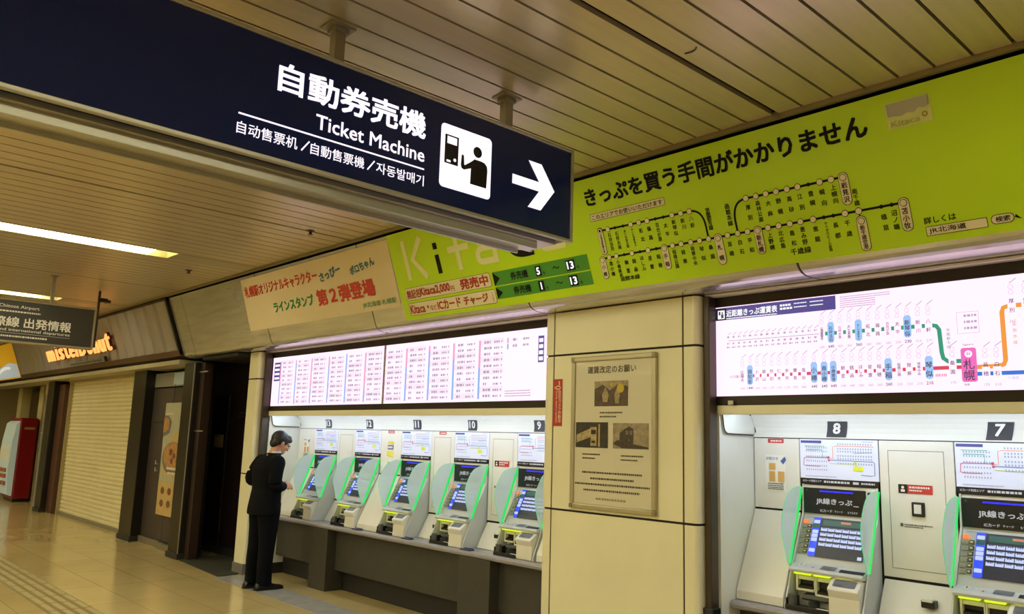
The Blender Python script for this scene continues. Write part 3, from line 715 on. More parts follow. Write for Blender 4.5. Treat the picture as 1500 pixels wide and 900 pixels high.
# rounded cover at the hood's end, on the left side wall of each bay
for x0, l in ((-2.87, 'white rounded end cover on the hood left of machine 8'), (-8.97, 'white rounded end cover on the hood left of machine 13')):
    pr = [(4.47, 1.80), (4.50, 1.70), (4.53, 1.685), (4.84, 1.685), (4.86, 1.70), (4.855, 1.75), (4.82, 1.80), (4.76, 1.83), (4.70, 1.845), (4.47, 1.845)]
    t = thing('hood_cover', l, 'cover', (x0 + .01, 4.65, 1.685), 'hood end covers'); MB().prism(pr, x0 + .001, x0 + .014).build('cover_plate', M_white, t, bevel=.004)
    MB().tube([(x0 + .014, y_, z_) for y_, z_ in ((4.475, 1.80), (4.485, 1.74), (4.50, 1.70), (4.53, 1.684), (4.68, 1.682), (4.84, 1.682))], .004, 6).build('lower_seal', M_black, t)
    MB().tube([(x0 + .014, 4.70, 1.848), (x0 + .014, 4.76, 1.838), (x0 + .014, 4.82, 1.806), (x0 + .014, 4.856, 1.755), (x0 + .014, 4.864, 1.70)], .006, 6).build('edge_seal', M_black, t)

# counters
def counter(x0, x1, legs, label):
    t = thing('counter', label, 'counter', ((x0 + x1) / 2, 4.7, 0))
    MB().prism([(4.565, .622), (4.548, .632), (4.544, .650), (4.55, .664), (4.562, .670), (4.87, .670), (4.87, .625)], x0, x1).build('worktop', M_counter, t)
    MB().box(x0, x1, 4.66, 4.68, .21, .625).build('apron', M_base, t)
    MB().box(x0, x1, 4.76, 4.78, 0, .215).build('kickboard', M_plinth, t)
    for a, b in legs: MB().box(a, b, 4.553, 4.765, 0, .624).build('leg', M_base, t, bevel=.004)
    return t
counter(-8.965, -4.25, [(-8.0, -7.66), (-5.50, -5.10)], 'long grey counter with dark legs under the left row of ticket machines')
counter(-2.865, 1.3, [(-1.9, -1.55)], 'grey counter under machines 8 and 7')
for xm, w in ((-4.884, 'under machine 10, left of machine 9'), (-5.749, 'under machine 11, left of machine 10'), (-6.600, 'under machine 12, left of machine 11')):
    x = xm - .865 + hw + .02
    t = thing('counter_plate', 'small dark blue plate on the counter edge ' + w, 'plate', (x + .06, 4.59, .67), 'blue plates on the counter')
    MB().box(x - .01, x + .12, 4.556, 4.612, .6705, .680).build('plate', mat('plate_blue', '2b2f55', .4), t, bevel=.003)
    MB().box(x + .0, x + .11, 4.600, 4.608, .680, .686).build('raised_edge', MATS['plate_blue'], t)

# ------------------------------------------------------------------ green advertising banner on the fascia
SV = Vector((0, -math.sin(math.radians(20.47)), math.cos(math.radians(20.47))))
def ff(): return Flat((0, 4.08, 2.609), (1, 0, 0), SV)
def sheet(name, m, t, x0, x1, v0, v1, w=.003):
    return MB().prism([fpt(v0, .0005), fpt(v1, .0005), fpt(v1, w), fpt(v0, w)], x0, x1).build(name, m, t)
M_lime = mat('lime_sheet', 'b4d800', .38, noise=.015, nscale=3); M_ink = mat('print_ink', '0b0a08', .6, spec=.2); M_cs = mat('cream_sheet', 'ddd2b4', .45)
ad = thing('advertising_banner', 'lime green banner with route diagram and big lettering along the fascia', 'banner', (-2.4, 4.0, 2.61))
sheet('banner_sheet', M_lime, ad, -5.768, 1.6, 0.0, .758)
W = .0055
k = ff(); c = ff(); hole = ff()
k.text('きっぷを買う手間がかかりません', -3.49, .572, .122, 1.875, .032, W)
q1 = ff(); q1.rect(-3.48, .474, -2.88, .520, W); q1.build('message_box', M_cs, ad); k.frame(-3.482, .472, -2.878, .522, .003, W); k.text('このエリアでお使いいただけます', -3.465, .480, .033, .57, .014, W + .002)
def curve(p0, p1, p2, n=8): return [((1 - t) ** 2 * p0[0] + 2 * t * (1 - t) * p1[0] + t * t * p2[0], (1 - t) ** 2 * p0[1] + 2 * t * (1 - t) * p1[1] + t * t * p2[1]) for t in [i / n for i in range(n + 1)]]
k.line([(-3.424, .402)] + curve((-2.722, .402), (-2.631, .402), (-2.631, .29)) + [(-2.631, .22)], .012, W)
k.line([(-3.458, .218), (-1.517, .219)], .012, W)
k.line([(-2.435, .22), (-2.435, .29)] + curve((-2.435, .30), (-2.43, .405), (-2.342, .405)) + [(-1.784, .406)], .012, W)
k.line([(-1.737, .218), (-1.735, .15)], .006, W)
def stn(x, v, name, circ=True, up=False, size=None, l=.13):
    if circ: k.disc(x, v, .0185, W + .001, 20); c.disc(x, v, .0155, W + .002, 20)
    else: k.disc(x, v, .0105, W + .002, 12)
    if name:
        n = len(name)
        if up: k.vtext(name, x - .0, v + .118, v + .028, .028, .012, W + .001)
        elif n == 2: k.vtext(name, x + .003, v - .025, v - .025 - l, .030, .012, W + .001)
        elif n == 3: k.vtext(name, x + .003, v - .025, v - .025 - .105, .030, .012, W + .001)
        else: k.vtext(name, x + .003, v - .025, v - .035 - l, min(.028, l / n * 1.05), .010, W + .001)
def pill(x, vt, vb, name, r=.024, vs=None):
    k.rrect(x - r - .0025, vb - .0025, x + r + .0025, vt + .0025, r, W); q1 = ff(); q1.rrect(x - r, vb, x + r, vt, r, W + .001); q1.build('station_pill', M_cs, ad)
    vs = vs if vs is not None else vt - r
    k.disc(x, vs, .0185, W + .002, 20); c.disc(x, vs, .0155, W + .003, 20)
    n = len(name); L = vs - .022 - vb - .008; k.vtext(name, x, vs - .022, vb + .008, min(.032, L / n), .014, W + .003)
for x, n, q in ((-3.357, '石狩当別', 1), (-3.295, '石狩太美', 0), (-3.228, 'あいの里公園', 0), (-3.167, 'あいの里教育大', 1), (-3.102, '拓北', 1), (-3.037, '篠路', 1), (-2.972, '百合が原', 0), (-2.911, '太平', 0), (-2.848, '新琴似', 1), (-2.784, '新川', 1), (-2.722, '八軒', 1)):
    stn(x, .402, n, q, l=.08 if n in ('新川', '八軒') else .11)
pill(-3.424, .421, .243, '北海道医療大学', .020, .402); k.disc(-3.424, .402, .009, W + .004)
for x, n, q in ((-3.395, '南小樽', 1), (-3.335, '小樽築港', 1), (-3.268, '朝里', 0), (-3.206, '銭函', 1), (-3.140, 'ほしみ', 0), (-3.077, '星置', 1), (-3.012, '稲穂', 0), (-2.89, '稲積公園', 1), (-2.826, '発寒', 1), (-2.757, '発寒中央', 1), (-2.694, '琴似', 1), (-2.631, '桑園', 1),
                (-2.503, '苗穂', 1), (-2.436, '白石', 1), (-2.373, '平和', 1), (-2.246, '上野幌', 1), (-2.181, '北広島', 1), (-2.115, '島松', 1), (-2.053, '恵み野', 1), (-1.981, '恵庭', 1), (-1.921, 'サッポロビール庭園', 0), (-1.87, '長都', 0), (-1.808, '千歳', 1), (-1.622, '植苗', 0), (-1.571, '沼ノ端', 0)):
    stn(x, .219, n, q, l=.11 if n != 'サッポロビール庭園' else .15)
stn(-1.737, .218, '南千歳', True, True)
pill(-3.456, .232, .082, '小樽'); pill(-2.953, .234, .079, '手稲'); pill(-2.568, .238, .056, '札幌', .026); pill(-2.310, .238, .080, '新札幌'); pill(-1.515, .242, .077, '苫小牧'); pill(-1.733, .190, .011, '新千歳空港')
for x, n in ((-2.342, '厚別'), (-2.279, '森林公園'), (-2.218, '大麻'), (-2.156, '野幌'), (-2.092, '高砂'), (-2.031, '江別'), (-1.907, '幌向'), (-1.845, '上幌向')): stn(x, .406, n, True, l=.115)
stn(-1.969, .406, '豊幌', False, l=.10); pill(-1.783, .427, .262, '岩見沢')
k.vtext('学園都市線', -2.600, .40, .268, .030, .014, W); k.vtext('函館本線', -2.469, .40, .268, .032, .014, W); k.text('函館本線', -3.34, .048, .032, .155, .014, W); k.text('千歳線', -2.143, .045, .036, .118, .014, W)
k.text('詳しくは', -1.439, .094, .034, .145, .016, W); q1 = ff(); q1.rect(-1.434, .038, -1.170, .079, W); q1.build('search_box', M_cs, ad); k.frame(-1.437, .035, -1.167, .082, .0025, W); k.text('JR北海道', -1.423, .043, .031, .165, .010, W + .002)
q1 = ff(); q1.rrect(-1.150, .045, -1.060, .083, .019, W + .001); q1.build('search_button', M_cs, ad); k.rrect(-1.153, .042, -1.057, .086, .021, W); k.text('検索', -1.133, .05, .028, .06, .010, W + .003); k.poly([(-1.056, .062), (-1.028, .050), (-1.05, .075)], W)
# left end: big lettering, cream boxes, green arrows
big = ff(); M_pl = mat('print_pale_cream', 'd8d8a4', .45)
big.line([(-5.565, .678), (-5.565, .338)], .05, W); big.line([(-5.32, .672), (-5.475, .505), (-5.325, .338)], .055, W + .0008)
big.build('letter', M_pl, ad); big = ff()
big.line([(-4.885, .618), (-4.885, .338)], .05, W); big.line([(-5.0, .513), (-4.745, .513)], .05, W + .0008)
big.build('letter', M_pl, ad)
def small_a(x0, x1, v0, v1, t=.048):
    big = ff()
    big.line([(x0 + .01, v1)] + [(x1 - .09, v1)] + curve((x1 - .09, v1), (x1, v1), (x1, v1 - .08)) + [(x1, v0 - .024)], t, W)
    big.line([(x1, (v0 + v1) / 2 + .025), (x0 + .07, (v0 + v1) / 2 + .025)] + curve((x0 + .07, (v0 + v1) / 2 + .025), (x0, (v0 + v1) / 2 + .025), (x0, (v0 + v1) / 2 - .04)) + curve((x0, (v0 + v1) / 2 - .04), (x0, v0), (x0 + .07, v0)) + [(x1, v0)], t, W + .0008); big.build('letter', M_pl, ad)
small_a(-4.655, -4.46, .365, .52); small_a(-3.965, -3.77, .365, .52)
k.line([(-5.148, .50), (-5.148, .343)], .052, W); k.rect(-5.174, .545, -5.122, .598, W)
k.line(curve((-4.06, .52), (-4.29, .55), (-4.29, .44)) + curve((-4.29, .44), (-4.29, .345), (-4.06, .365)), .05, W)
for v0, v1, xr in ((.168, .273, -4.580), (.036, .140, -4.562)):
    k.rrect(-5.688, v0 - .003, xr + .003, v1 + .003, .02, W); q1 = ff(); q1.rrect(-5.684, v0, xr, v1, .018, W + .001); q1.build('message_box', M_cs, ad)
rd = ff(); rd.text('無記名', -5.665, .180, .078, .185, .026, W + .003); rd.text('Kitaca2,000', -5.475, .180, .080, .40, .035, W + .003); rd.text('円', -5.065, .182, .045, .045, .012, W + .003); rd.text('発売中', -4.945, .178, .088, .34, .038, W + .003)
rd.build('red_lettering', mat('print_brick_red', 'a3301c', .45), ad); rd = ff(); rd.text('Kitaca・', -5.665, .048, .078, .26, .03, W + .003); rd.text('など', -5.385, .055, .045, .085, .02, W + .003); rd.text('ICカード', -5.285, .048, .080, .30, .035, W + .003); rd.text('チャージ', -4.945, .050, .074, .295, .035, W + .003); rd.vtext('できます', -4.595, .125, .045, .02, .008, W + .003)
rd.build('red_lettering', mat('print_brick_red', 'a3301c', .45), ad)
gn = ff(); gn.rect(-4.545, .163, -3.580, .270, W); gn.rect(-4.538, .060, -3.578, .154, W); gn.build('green_arrow_band', mat('print_leaf_green', '3f8a24', .45), ad)
wn = ff()
for v0, v1, n1, n2 in ((.163, .270, '5', '13'), (.060, .154, '1', '13')):
    m_ = (v0 + v1) / 2; k.poly([(-4.545, v0), (-4.475, m_), (-4.545, v1)], W + .002)
    k.text('券売機', -4.355, m_ - .03, .06, .185, .02, W + .002); k.rect(-4.088, m_ - .037, -4.032, m_ + .037, W + .002); k.rect(-3.785, m_ - .037, -3.705, m_ + .037, W + .002)
    wn.text(n1, -4.060, m_ - .027, .054, None, .03, W + .004, 'c'); wn.text(n2, -3.745, m_ - .027, .054, .062, .03, W + .004, 'c')
    k.text('号', -4.018, m_ - .033, .022, None, .01, W + .002); k.text('〜', -3.915, m_ - .008, .02, .065, .01, W + .002); k.text('号', -3.69, m_ - .033, .022, None, .01, W + .002)
wn.build('white_numeral', mat('print_white', 'e6e2d0', .45), ad)
k.build('black_print', M_ink, ad); c.build('station_dots', M_cs, ad)
# the printed card
q = ff(); q.rrect(-1.518, .578, -1.314, .706, .006, W); cd = q.build('card_print', mat('card_pale', 'c9cf8a', .45), ad)
q = ff(); q.poly([(-1.512, .640), (-1.512, .700), (-1.320, .700), (-1.320, .655), (-1.345, .645), (-1.365, .652), (-1.39, .635), (-1.42, .642), (-1.45, .632), (-1.48, .638)], W + .002); q.build('card_sky', mat('card_grey', 'a9a79e', .45), cd)
q = ff(); q.text('Kitaca', -1.503, .588, .028, .135, .014, W + .002); q.build('card_lettering', mat('card_olive', 'a3ad4a', .45), cd)
q = ff(); q.ring(-1.345, .615, .008, .013, W + .003); q.build('card_ring', mat('card_gold', '8a7c1a', .45), cd)

# cream banner
b2 = thing('cream_banner', 'cream paper banner with red and green lettering left of the green banner', 'banner', (-7.25, 4.0, 2.70))
M_bp = mat('banner_paper', 'd6c5a4', .5, noise=.02, nscale=3)
MB().add([tuple(ff().P(*p)) for p in ((-8.74, .140, .001), (-5.795, .132, .001), (-5.772, .726, .001), (-8.665, .726, .001), (-8.74, .140, .0035), (-5.795, .132, .0035), (-5.772, .726, .0035), (-8.665, .726, .0035))],
         [(0, 3, 2, 1), (4, 5, 6, 7), (0, 1, 5, 4), (1, 2, 6, 5), (2, 3, 7, 6), (3, 0, 4, 7)]).build('banner_sheet', M_bp, b2)
q = ff(); q.text('札幌駅オリジナルキャラクター', -8.635, .515, .125, 1.60, .034, W); q.build('red_lettering', mat('banner_red', 'bf3326', .45), b2); q = ff(); q.text('第２弾登場', -7.14, .268, .165, 1.03, .042, W); q.build('red_lettering', mat('banner_red', 'bf3326', .45), b2)
q = ff(); q.text('ラインスタンプ', -8.06, .292, .115, .85, .045, W); q.text('JR北海道 札幌駅', -6.375, .165, .058, .54, .008, W)
q.build('green_lettering', mat('banner_green', '1f8548', .45), b2)
q = ff(); q.text('さっぴー', -7.0, .515, .095, .40, .045, W, 'l', .12); q.text('ポロちゃん', -6.45, .515, .085, .42, .045, W, 'l', .12); q.build('blue_lettering', mat('print_teal', '1d6480', .45), b2)

# ------------------------------------------------------------------ notice on the pillar, camera sticker
nb = thing('notice_board', 'aluminium framed notice with three photos on the wide cream pillar', 'notice', (-3.6, 4.3, 1.15))
fr = MB(); X0, X1, Z0, Z1 = -3.975, -3.226, 1.15, 2.203
for a in ((X0, X1, Z0, Z0 + .035), (X0, X1, Z1 - .035, Z1), (X0, X0 + .035, Z0 + .036, Z1 - .036), (X1 - .035, X1, Z0 + .036, Z1 - .036)): fr.box(a[0], a[1], 4.272, 4.2985, a[2], a[3])
fr.build('frame', mat('snap_frame_alu', 'b3aa90', .3, .6), nb, bevel=.008, seg=3)
cn = MB()
for x in (X0, X1 - .03):
    for z in (Z0, Z1 - .03): cn.box(x, x + .03, 4.269, 4.273, z, z + .03)
cn.build('corner_cap', mat('corner_cap_grey', '8b8268', .35, .5), nb, bevel=.003)
MB().box(X0 + .03, X1 - .03, 4.286, 4.296, Z0 + .03, Z1 - .03).build('poster_sheet', mat('poster_paper', 'c6bea6', .35, coat=.6), nb)
def nf(): return Flat((0, 4.286, 0), (1, 0, 0), (0, 0, 1))
q = nf(); q.text('運賃改定のお願い', -3.826, 2.080, .052, .432, .016)
def cap(x, z, w, n): 
    for i in range(n): q.bars(x, z - i * .027, w if i == 0 else w * .75, .010)
cap(-3.71, 1.803, .20, 2); cap(-3.865, 1.517, .16, 2); cap(-3.52, 1.515, .19, 2)
for x0, x1, z in ((-3.865, -3.34, 1.393), (-3.79, -3.41, 1.353), (-3.93, -3.275, 1.314), (-3.85, -3.36, 1.274)): q.bars(x0, z, x1 - x0, .0125)
q.build('notice_lettering', mat('notice_ink', '4c4430', .5), nb)
q = nf(); q.bars(-3.737, 1.218, .265, .014); q.build('notice_signature', mat('notice_pale_ink', '8f8468', .5), nb)
ph = nf(); ph.rect(-3.76, 1.852, -3.462, 2.024); p1 = ph.build('workers_photo', mat('photo_brown', '4a3a2a', .4, noise=.5, nscale=30), nb)
q = nf(); q.poly([(-3.76, 2.024), (-3.462, 2.026), (-3.462, 1.985), (-3.55, 2.0), (-3.62, 1.96), (-3.68, 2.0), (-3.76, 1.97)], .0035); q.poly([(-3.69, 1.93), (-3.66, 1.985), (-3.63, 1.93), (-3.64, 1.88), (-3.68, 1.88)], .004); q.poly([(-3.58, 1.93), (-3.555, 1.98), (-3.53, 1.93), (-3.54, 1.87), (-3.57, 1.87)], .004); q.build('photo_highlight', mat('photo_tan', '93815f', .5, noise=.3, nscale=40), p1)
q = nf(); q.disc(-3.525, 1.973, .032, .005); q.disc(-3.60, 2.0, .014, .005); q.build('yellow_helmet', mat('photo_yellow', 'b39a2a', .5), p1)
ph = nf(); ph.rect(-3.93, 1.567, -3.634, 1.742); p2 = ph.build('express_train_photo', mat('photo_dark', '2d261b', .4, noise=.4, nscale=30), nb)
q = nf(); q.poly([(-3.92, 1.60), (-3.79, 1.64), (-3.79, 1.70), (-3.92, 1.655)], .0035); q.rect(-3.79, 1.58, -3.735, 1.71, .004); q.rect(-3.72, 1.575, -3.705, 1.73, .0035); q.build('photo_train', mat('photo_tan2', 'a08e66', .5, noise=.3, nscale=40), p2)
q = nf(); q.rect(-3.785, 1.66, -3.74, 1.69, .0055); q.rect(-3.78, 1.60, -3.745, 1.615, .0055); q.build('photo_window', mat('photo_dark2', '1d1811', .5), p2)
ph = nf(); ph.rect(-3.59, 1.567, -3.288, 1.737); p3 = ph.build('local_train_photo', mat('photo_haze', '8b7c63', .4, noise=.35, nscale=25), nb)
q = nf(); q.poly([(-3.59, 1.60), (-3.51, 1.57), (-3.288, 1.57), (-3.288, 1.58), (-3.42, 1.60), (-3.55, 1.625)], .0035); q.rect(-3.485, 1.59, -3.415, 1.70, .004); q.poly([(-3.485, 1.70), (-3.45, 1.715), (-3.415, 1.70)], .004); q.poly([(-3.53, 1.60), (-3.485, 1.59), (-3.485, 1.70), (-3.53, 1.67)], .0038); q.build('photo_train', mat('photo_dark3', '3a3024', .5, noise=.3, nscale=50), p3)
q = nf(); q.rect(-3.478, 1.66, -3.455, 1.688, .0055); q.rect(-3.445, 1.66, -3.422, 1.688, .0055); q.disc(-3.45, 1.625, .006, .0055); q.build('photo_window', mat('photo_grey', '6d604c', .5), p3)

st = thing('camera_sticker', 'tall red warning sticker with white vertical lettering on the wide pillar', 'sticker', (-4.13, 4.3, 1.71))
MB().box(-4.176, -4.083, 4.2975, 4.2998, 1.713, 2.055).build('sticker_sheet', mat('sticker_red', 'a82a1c', .4), st)
q = Flat((0, 4.2972, 0), (1, 0, 0), (0, 0, 1)); q.vtext('防犯カメラ作動中', -4.106, 1.972, 1.735, .030, .014); q.line([(-4.16, 1.99), (-4.14, 2.0), (-4.12, 2.005), (-4.10, 1.995), (-4.105, 1.98), (-4.15, 1.985)], .008); q.line([(-4.115, 2.04), (-4.11, 2.01)], .010)
V_, F_, bb = glyph('Security camera in operation', .006); sc = .235 / (bb[1] - bb[0])
q.add([(-4.152 + (p[1] - bb[2]) * sc * 1.4, 1.972 - (p[0] - bb[0]) * sc) for p in V_], F_); q.build('sticker_lettering', mat('print_pink_white', 'e2b9a4', .45), st)

# ------------------------------------------------------------------ hanging direction sign
hs = thing('hanging_sign', 'large dark blue illuminated ticket machine sign hanging from the ceiling', 'sign', (-2.95, 1.4, 2.632))
XF = -2.832; Y0, Y1, ZB, ZT = -.45, 3.032, 2.634, 3.143
fr = MB()
for a in ((Y0, Y1, ZB, ZB + .018), (Y0, Y1, ZT - .018, ZT), (Y0, Y0 + .018, ZB + .018, ZT - .018), (Y1 - .018, Y1, ZB + .018, ZT - .018)):
    fr.box(XF - .02, XF + .006, a[0], a[1], a[2], a[3])
    fr.box(XF - .32, XF - .295, a[0], a[1], a[2], a[3])
fr.build('frame', M_alu, hs, bevel=.003)
MB().box(XF - .31, XF - .004, Y0 + .01, Y1 - .01, ZB + .012, ZT - .012).build('sign_box', mat('sign_navy', '16235a', .10, spec=.3), hs)
lc = MB(); lc.box(XF - .265, XF - .06, Y0 + .05, Y1 - .06, ZB - .012, ZB + .012); lc.box(XF - .245, XF - .232, Y0 + .05, Y1 - .17, ZB - .05, ZB - .012); lc.box(XF - .10, XF - .087, Y0 + .05, Y1 - .17, ZB - .05, ZB - .012); lc.box(XF - .232, XF - .10, Y0 + .05, Y1 - .17, ZB - .03, ZB - .012)
lc.build('lower_channel', M_alu, hs, bevel=.002)
for y in (.65, 1.652, 2.655):
    hp = MB().box(XF - .155, XF - .105, y - .025, y + .025, ZT - .02, 3.36).build('hanger_post', mat('hanger_grey', '9a9484', .4, .5), hs, bevel=.003)
    MB().box(XF - .18, XF - .08, y - .062, y + .062, 3.352, 3.36).box(XF - .165, XF - .095, y - .035, y + .035, 3.33, 3.352).build('ceiling_plate', MATS['hanger_grey'], hp, bevel=.003)
def sf(): return Flat((XF - .0035, 0, 0), (0, 1, 0), (0, 0, 1))
G_sw = glow('sign_white', 'fff2f6', SIGN_GLOW)
q = sf(); q.text('自動券売機', 1.333, 2.926, .124, .722, .025); q.text('Ticket Machine', 1.508, 2.820, .063, .546, .012); q.line([(1.186, 2.788), (2.056, 2.788)], .007)
q.text('自动售票机', 1.184, 2.709, .049, .251, .006); q.text('自動售票機', 1.493, 2.709, .049, .252, .006); q.text('자동발매기', 1.805, 2.709, .049, .252, .006)
q.line([(1.453, 2.712), (1.486, 2.758)], .006); q.line([(1.762, 2.712), (1.795, 2.758)], .006)
q.rrect(2.142, 2.735, 2.452, 3.04, .022)
q.rect(2.594, 2.857, 2.80, 2.906); q.poly([(2.702, 3.004), (2.795, 3.004), (2.893, 2.881), (2.795, 2.76), (2.704, 2.76), (2.800, 2.881)], .0022)
q.build('white_symbol', G_sw, hs)
M_sb = mat('sign_black', '0c0d12', .2)
q = sf(); q.rect(2.165, 2.851, 2.246, 2.990, .004); q.disc(2.363, 2.951, .027, .004, 24)
q.poly([(2.323, 2.786), (2.424, 2.786), (2.428, 2.875), (2.424, 2.895), (2.41, 2.908), (2.39, 2.912), (2.345, 2.912), (2.328, 2.897), (2.287, 2.868), (2.284, 2.872), (2.280, 2.912), (2.272, 2.918), (2.266, 2.912), (2.263, 2.865), (2.268, 2.850), (2.283, 2.845), (2.325, 2.862)], .004)
q.build('black_figure', M_sb, hs)
q = sf(); q.rect(2.177, 2.947, 2.234, 2.982, .006); q.rect(2.177, 2.858, 2.20, 2.868, .006); q.disc(2.225, 2.875, .008, .006); q.build('figure_window', G_sw, hs)

# departure sign further back
ds = thing('hanging_sign', 'grey departures sign hanging in front of the shop with orange letters', 'sign', (-10.6, 2.0, 2.527))
XD = -10.49
MB().box(XD - .12, XD - .006, .30, 2.862, 2.535, 3.010).build('sign_box', mat('sign_dark_grey', '3a372e', .35), ds)
fr = MB()
for a in ((.28, 2.874, 2.522, 2.545), (.28, 2.874, 2.998, 3.020), (.28, .303, 2.545, 2.998), (2.850, 2.874, 2.545, 2.998)): fr.box(XD - .13, XD + .004, a[0], a[1], a[2], a[3])
fr.build('frame', mat('sign_frame_cream', '9d9276', .4, .3), ds, bevel=.003)
def df(): return Flat((XD - .0055, 0, 0), (0, 1, 0), (0, 0, 1))
q = df(); q.text('国際線', 1.68, 2.700, .115, .40, .02); q.text('出発情報', 2.125, 2.697, .118, .49, .02); q.text('Domestic and international departures', 1.60, 2.642, .042, 1.01, .008); q.text('New Chitose Airport', 1.72, 2.905, .048, .545, .008); q.text('国内線・', 1.25, 2.700, .115, .40, .02)
q.line([(1.2, 2.632), (2.615, 2.629)], .003); q.text('新千歳空港', 1.45, 2.91, .05, .24, .008)
q.bars(1.7, 2.866, .58, .018); q.bars(1.6, 2.585, .78, .018)
q.build('sign_lettering', mat('sign_lettering_cream', 'cfc8b0', .4, emit=.25), ds)
for y in (.9, 2.392): 
    hp = MB().box(XD - .08, XD - .05, y - .018, y + .018, 3.0, 3.36).build('hanger_post', MATS['hanger_grey'], ds); MB().box(XD - .10, XD - .03, y - .04, y + .04, 3.35, 3.36).build('ceiling_plate', MATS['hanger_grey'], hp)

# ------------------------------------------------------------------ ceiling light strips
M_trough = mat('trough_enamel', 'cfc79a', .4)
LL = {-20.84: 'unseen recessed ceiling light strip over the far left shop', -16.66: 'unseen recessed ceiling light strip over the roller shutter', -12.48: 'recessed ceiling light strip behind the departures sign, glow added', -8.3: 'lit fluorescent strip in the ceiling, ending above the shop side of the cream banner', -4.12: 'ceiling light strip hidden above the large dark blue sign', .1: 'ceiling light strip outside the photo on the right'}
for lx in LX:
    t = thing('ceiling_light', LL[lx], 'light', (lx, -2, 3.36))
    m = MB(); m.box(lx - .162, lx - .154, -8.9, 2.93, 3.358, 3.44); m.box(lx + .154, lx + .162, -8.9, 2.93, 3.358, 3.44); m.box(lx - .162, lx + .162, -8.9, 2.93, 3.44, 3.45); m.box(lx - .162, lx + .162, 2.922, 2.93, 3.358, 3.44)
    m.build('trough', M_trough, t)
    zz = 3.368 if lx > -12 else 3.425  # left strips sit deeper, glow unseen, added to light the shops
    MB().box(lx - .152, lx + .152, -8.85, 2.72, zz, zz + .008).build('diffuser', glow('ceiling_diffuser', 'fffbd0', LIGHT_CEIL), t)
    MB().box(lx - .155, lx + .155, 2.935, 3.77, 3.358, 3.366).build('end_cover', mat('cover_strip', 'b8ae90', .4, .4), t)
# small ceiling fittings
for x, y, l in ((-6.26, 3.356, 'dark sprinkler head on the ceiling above the cream banner'), (-8.91, 3.33, 'small dark ceiling fitting near the end of the lit strip'), (-12.07, 3.41, 'small dark ceiling fitting near the shop with orange letters')):
    t = thing('sprinkler', l, 'sprinkler', (x, y, 3.33)); MB().tube([(x, y, 3.36), (x, y, 3.352)], .035, 16).build('rosette', M_bronze, t); MB().tube([(x, y, 3.352), (x, y, 3.325)], .012, 10).tube([(x, y, 3.326), (x, y, 3.322)], .024, 12).build('deflector', M_bronze, t)
t = thing('ceiling_hook', 'thin curved wire hook mark on the ceiling above the green banner', 'hook', (-1.98, 2.85, 3.35))
MB().tube([(-1.98 + .045 * math.cos(a), 2.85 + .035 * math.sin(a), 3.357) for a in [.3 + k * .25 for k in range(9)]], .003, 6).build('wire', M_bronze, t)
t = thing('security_camera', 'small dark camera on a pole hanging behind the departures sign', 'camera', (-11.28, 3.10, 2.65))
MB().tube([(-11.28, 3.10, 3.36), (-11.28, 3.10, 2.62)], .016, 10).build('pole', M_bronze, t)
MB().box(-11.31, -11.25, 3.11, 3.20, 3.22, 3.27).tube([(-11.28, 3.19, 3.245), (-11.28, 3.24, 3.235)], .02, 10).build('camera_body', M_black, t, bevel=.004)

# ------------------------------------------------------------------ shops on the left
M_shopf = mat('corrugated_violet_steel', 'a09a9c', .35, .35, noise=.06, nscale=6); M_brown = mat('dark_brown_wood', '2a1a12', .45, noise=.15, nscale=6, stretch=(6, 6, .6)); M_dkcol = mat('column_black_brown', '15110e', .3, noise=.1, nscale=8)
M_bronzed = mat('door_brown', '3a302a', .45, noise=.08, nscale=6)
sf_ = thing('shop_fascia', 'corrugated grey violet metal fascia above the closed shutter', 'fascia', (-15.2, 4.0, 2.55))
prof = []
n = 88; x0, x1 = -19.5, -10.90
vs = []; 
for i in range(n + 1):
    x = x0 + (x1 - x0) * i / n; w = .02 + .026 * math.sin(i * math.pi / 2 + .6)
    vs.append((x, *fpt(.06, w))); vs.append((x, *fpt(.74, w)))
link_mesh('corrugated_panel', vs, [(2 * i, 2 * i + 1, 2 * i + 3, 2 * i + 2) for i in range(n)], M_shopf, sf_, smooth=True)
MB().prism([fpt(-.02, .04), fpt(.06, .04), fpt(.06, -.06), fpt(-.10, -.10)], x0 - .05, x1 + .05).build('lower_rail', mat('rail_brown', '5c4433', .35, .4), sf_, bevel=.004)
MB().prism([fpt(.74, .03), fpt(.77, .03), fpt(.77, -.05), fpt(.74, -.05)], x0 - .05, x1 + .05).build('upper_rail', M_brown, sf_)
for xx in (x0 - .05, x1): MB().prism([fpt(0, .035), fpt(.77, .035), fpt(.77, -.05), fpt(0, -.05)], xx, xx + .05).build('end_rail', M_dkcol, sf_)
struct(MB().prism([fpt(.77, -.02), fpt(-.05, -.02), (4.5, 2.5), (4.5, 3.36)], -26, -10.86).build('trim_5', M_dark))
struct(MB().box(-26, -10.86, 4.05, 4.5, 2.47, 2.53).build('trim_6', mat('lintel_cream', 'a89f80', .5)))
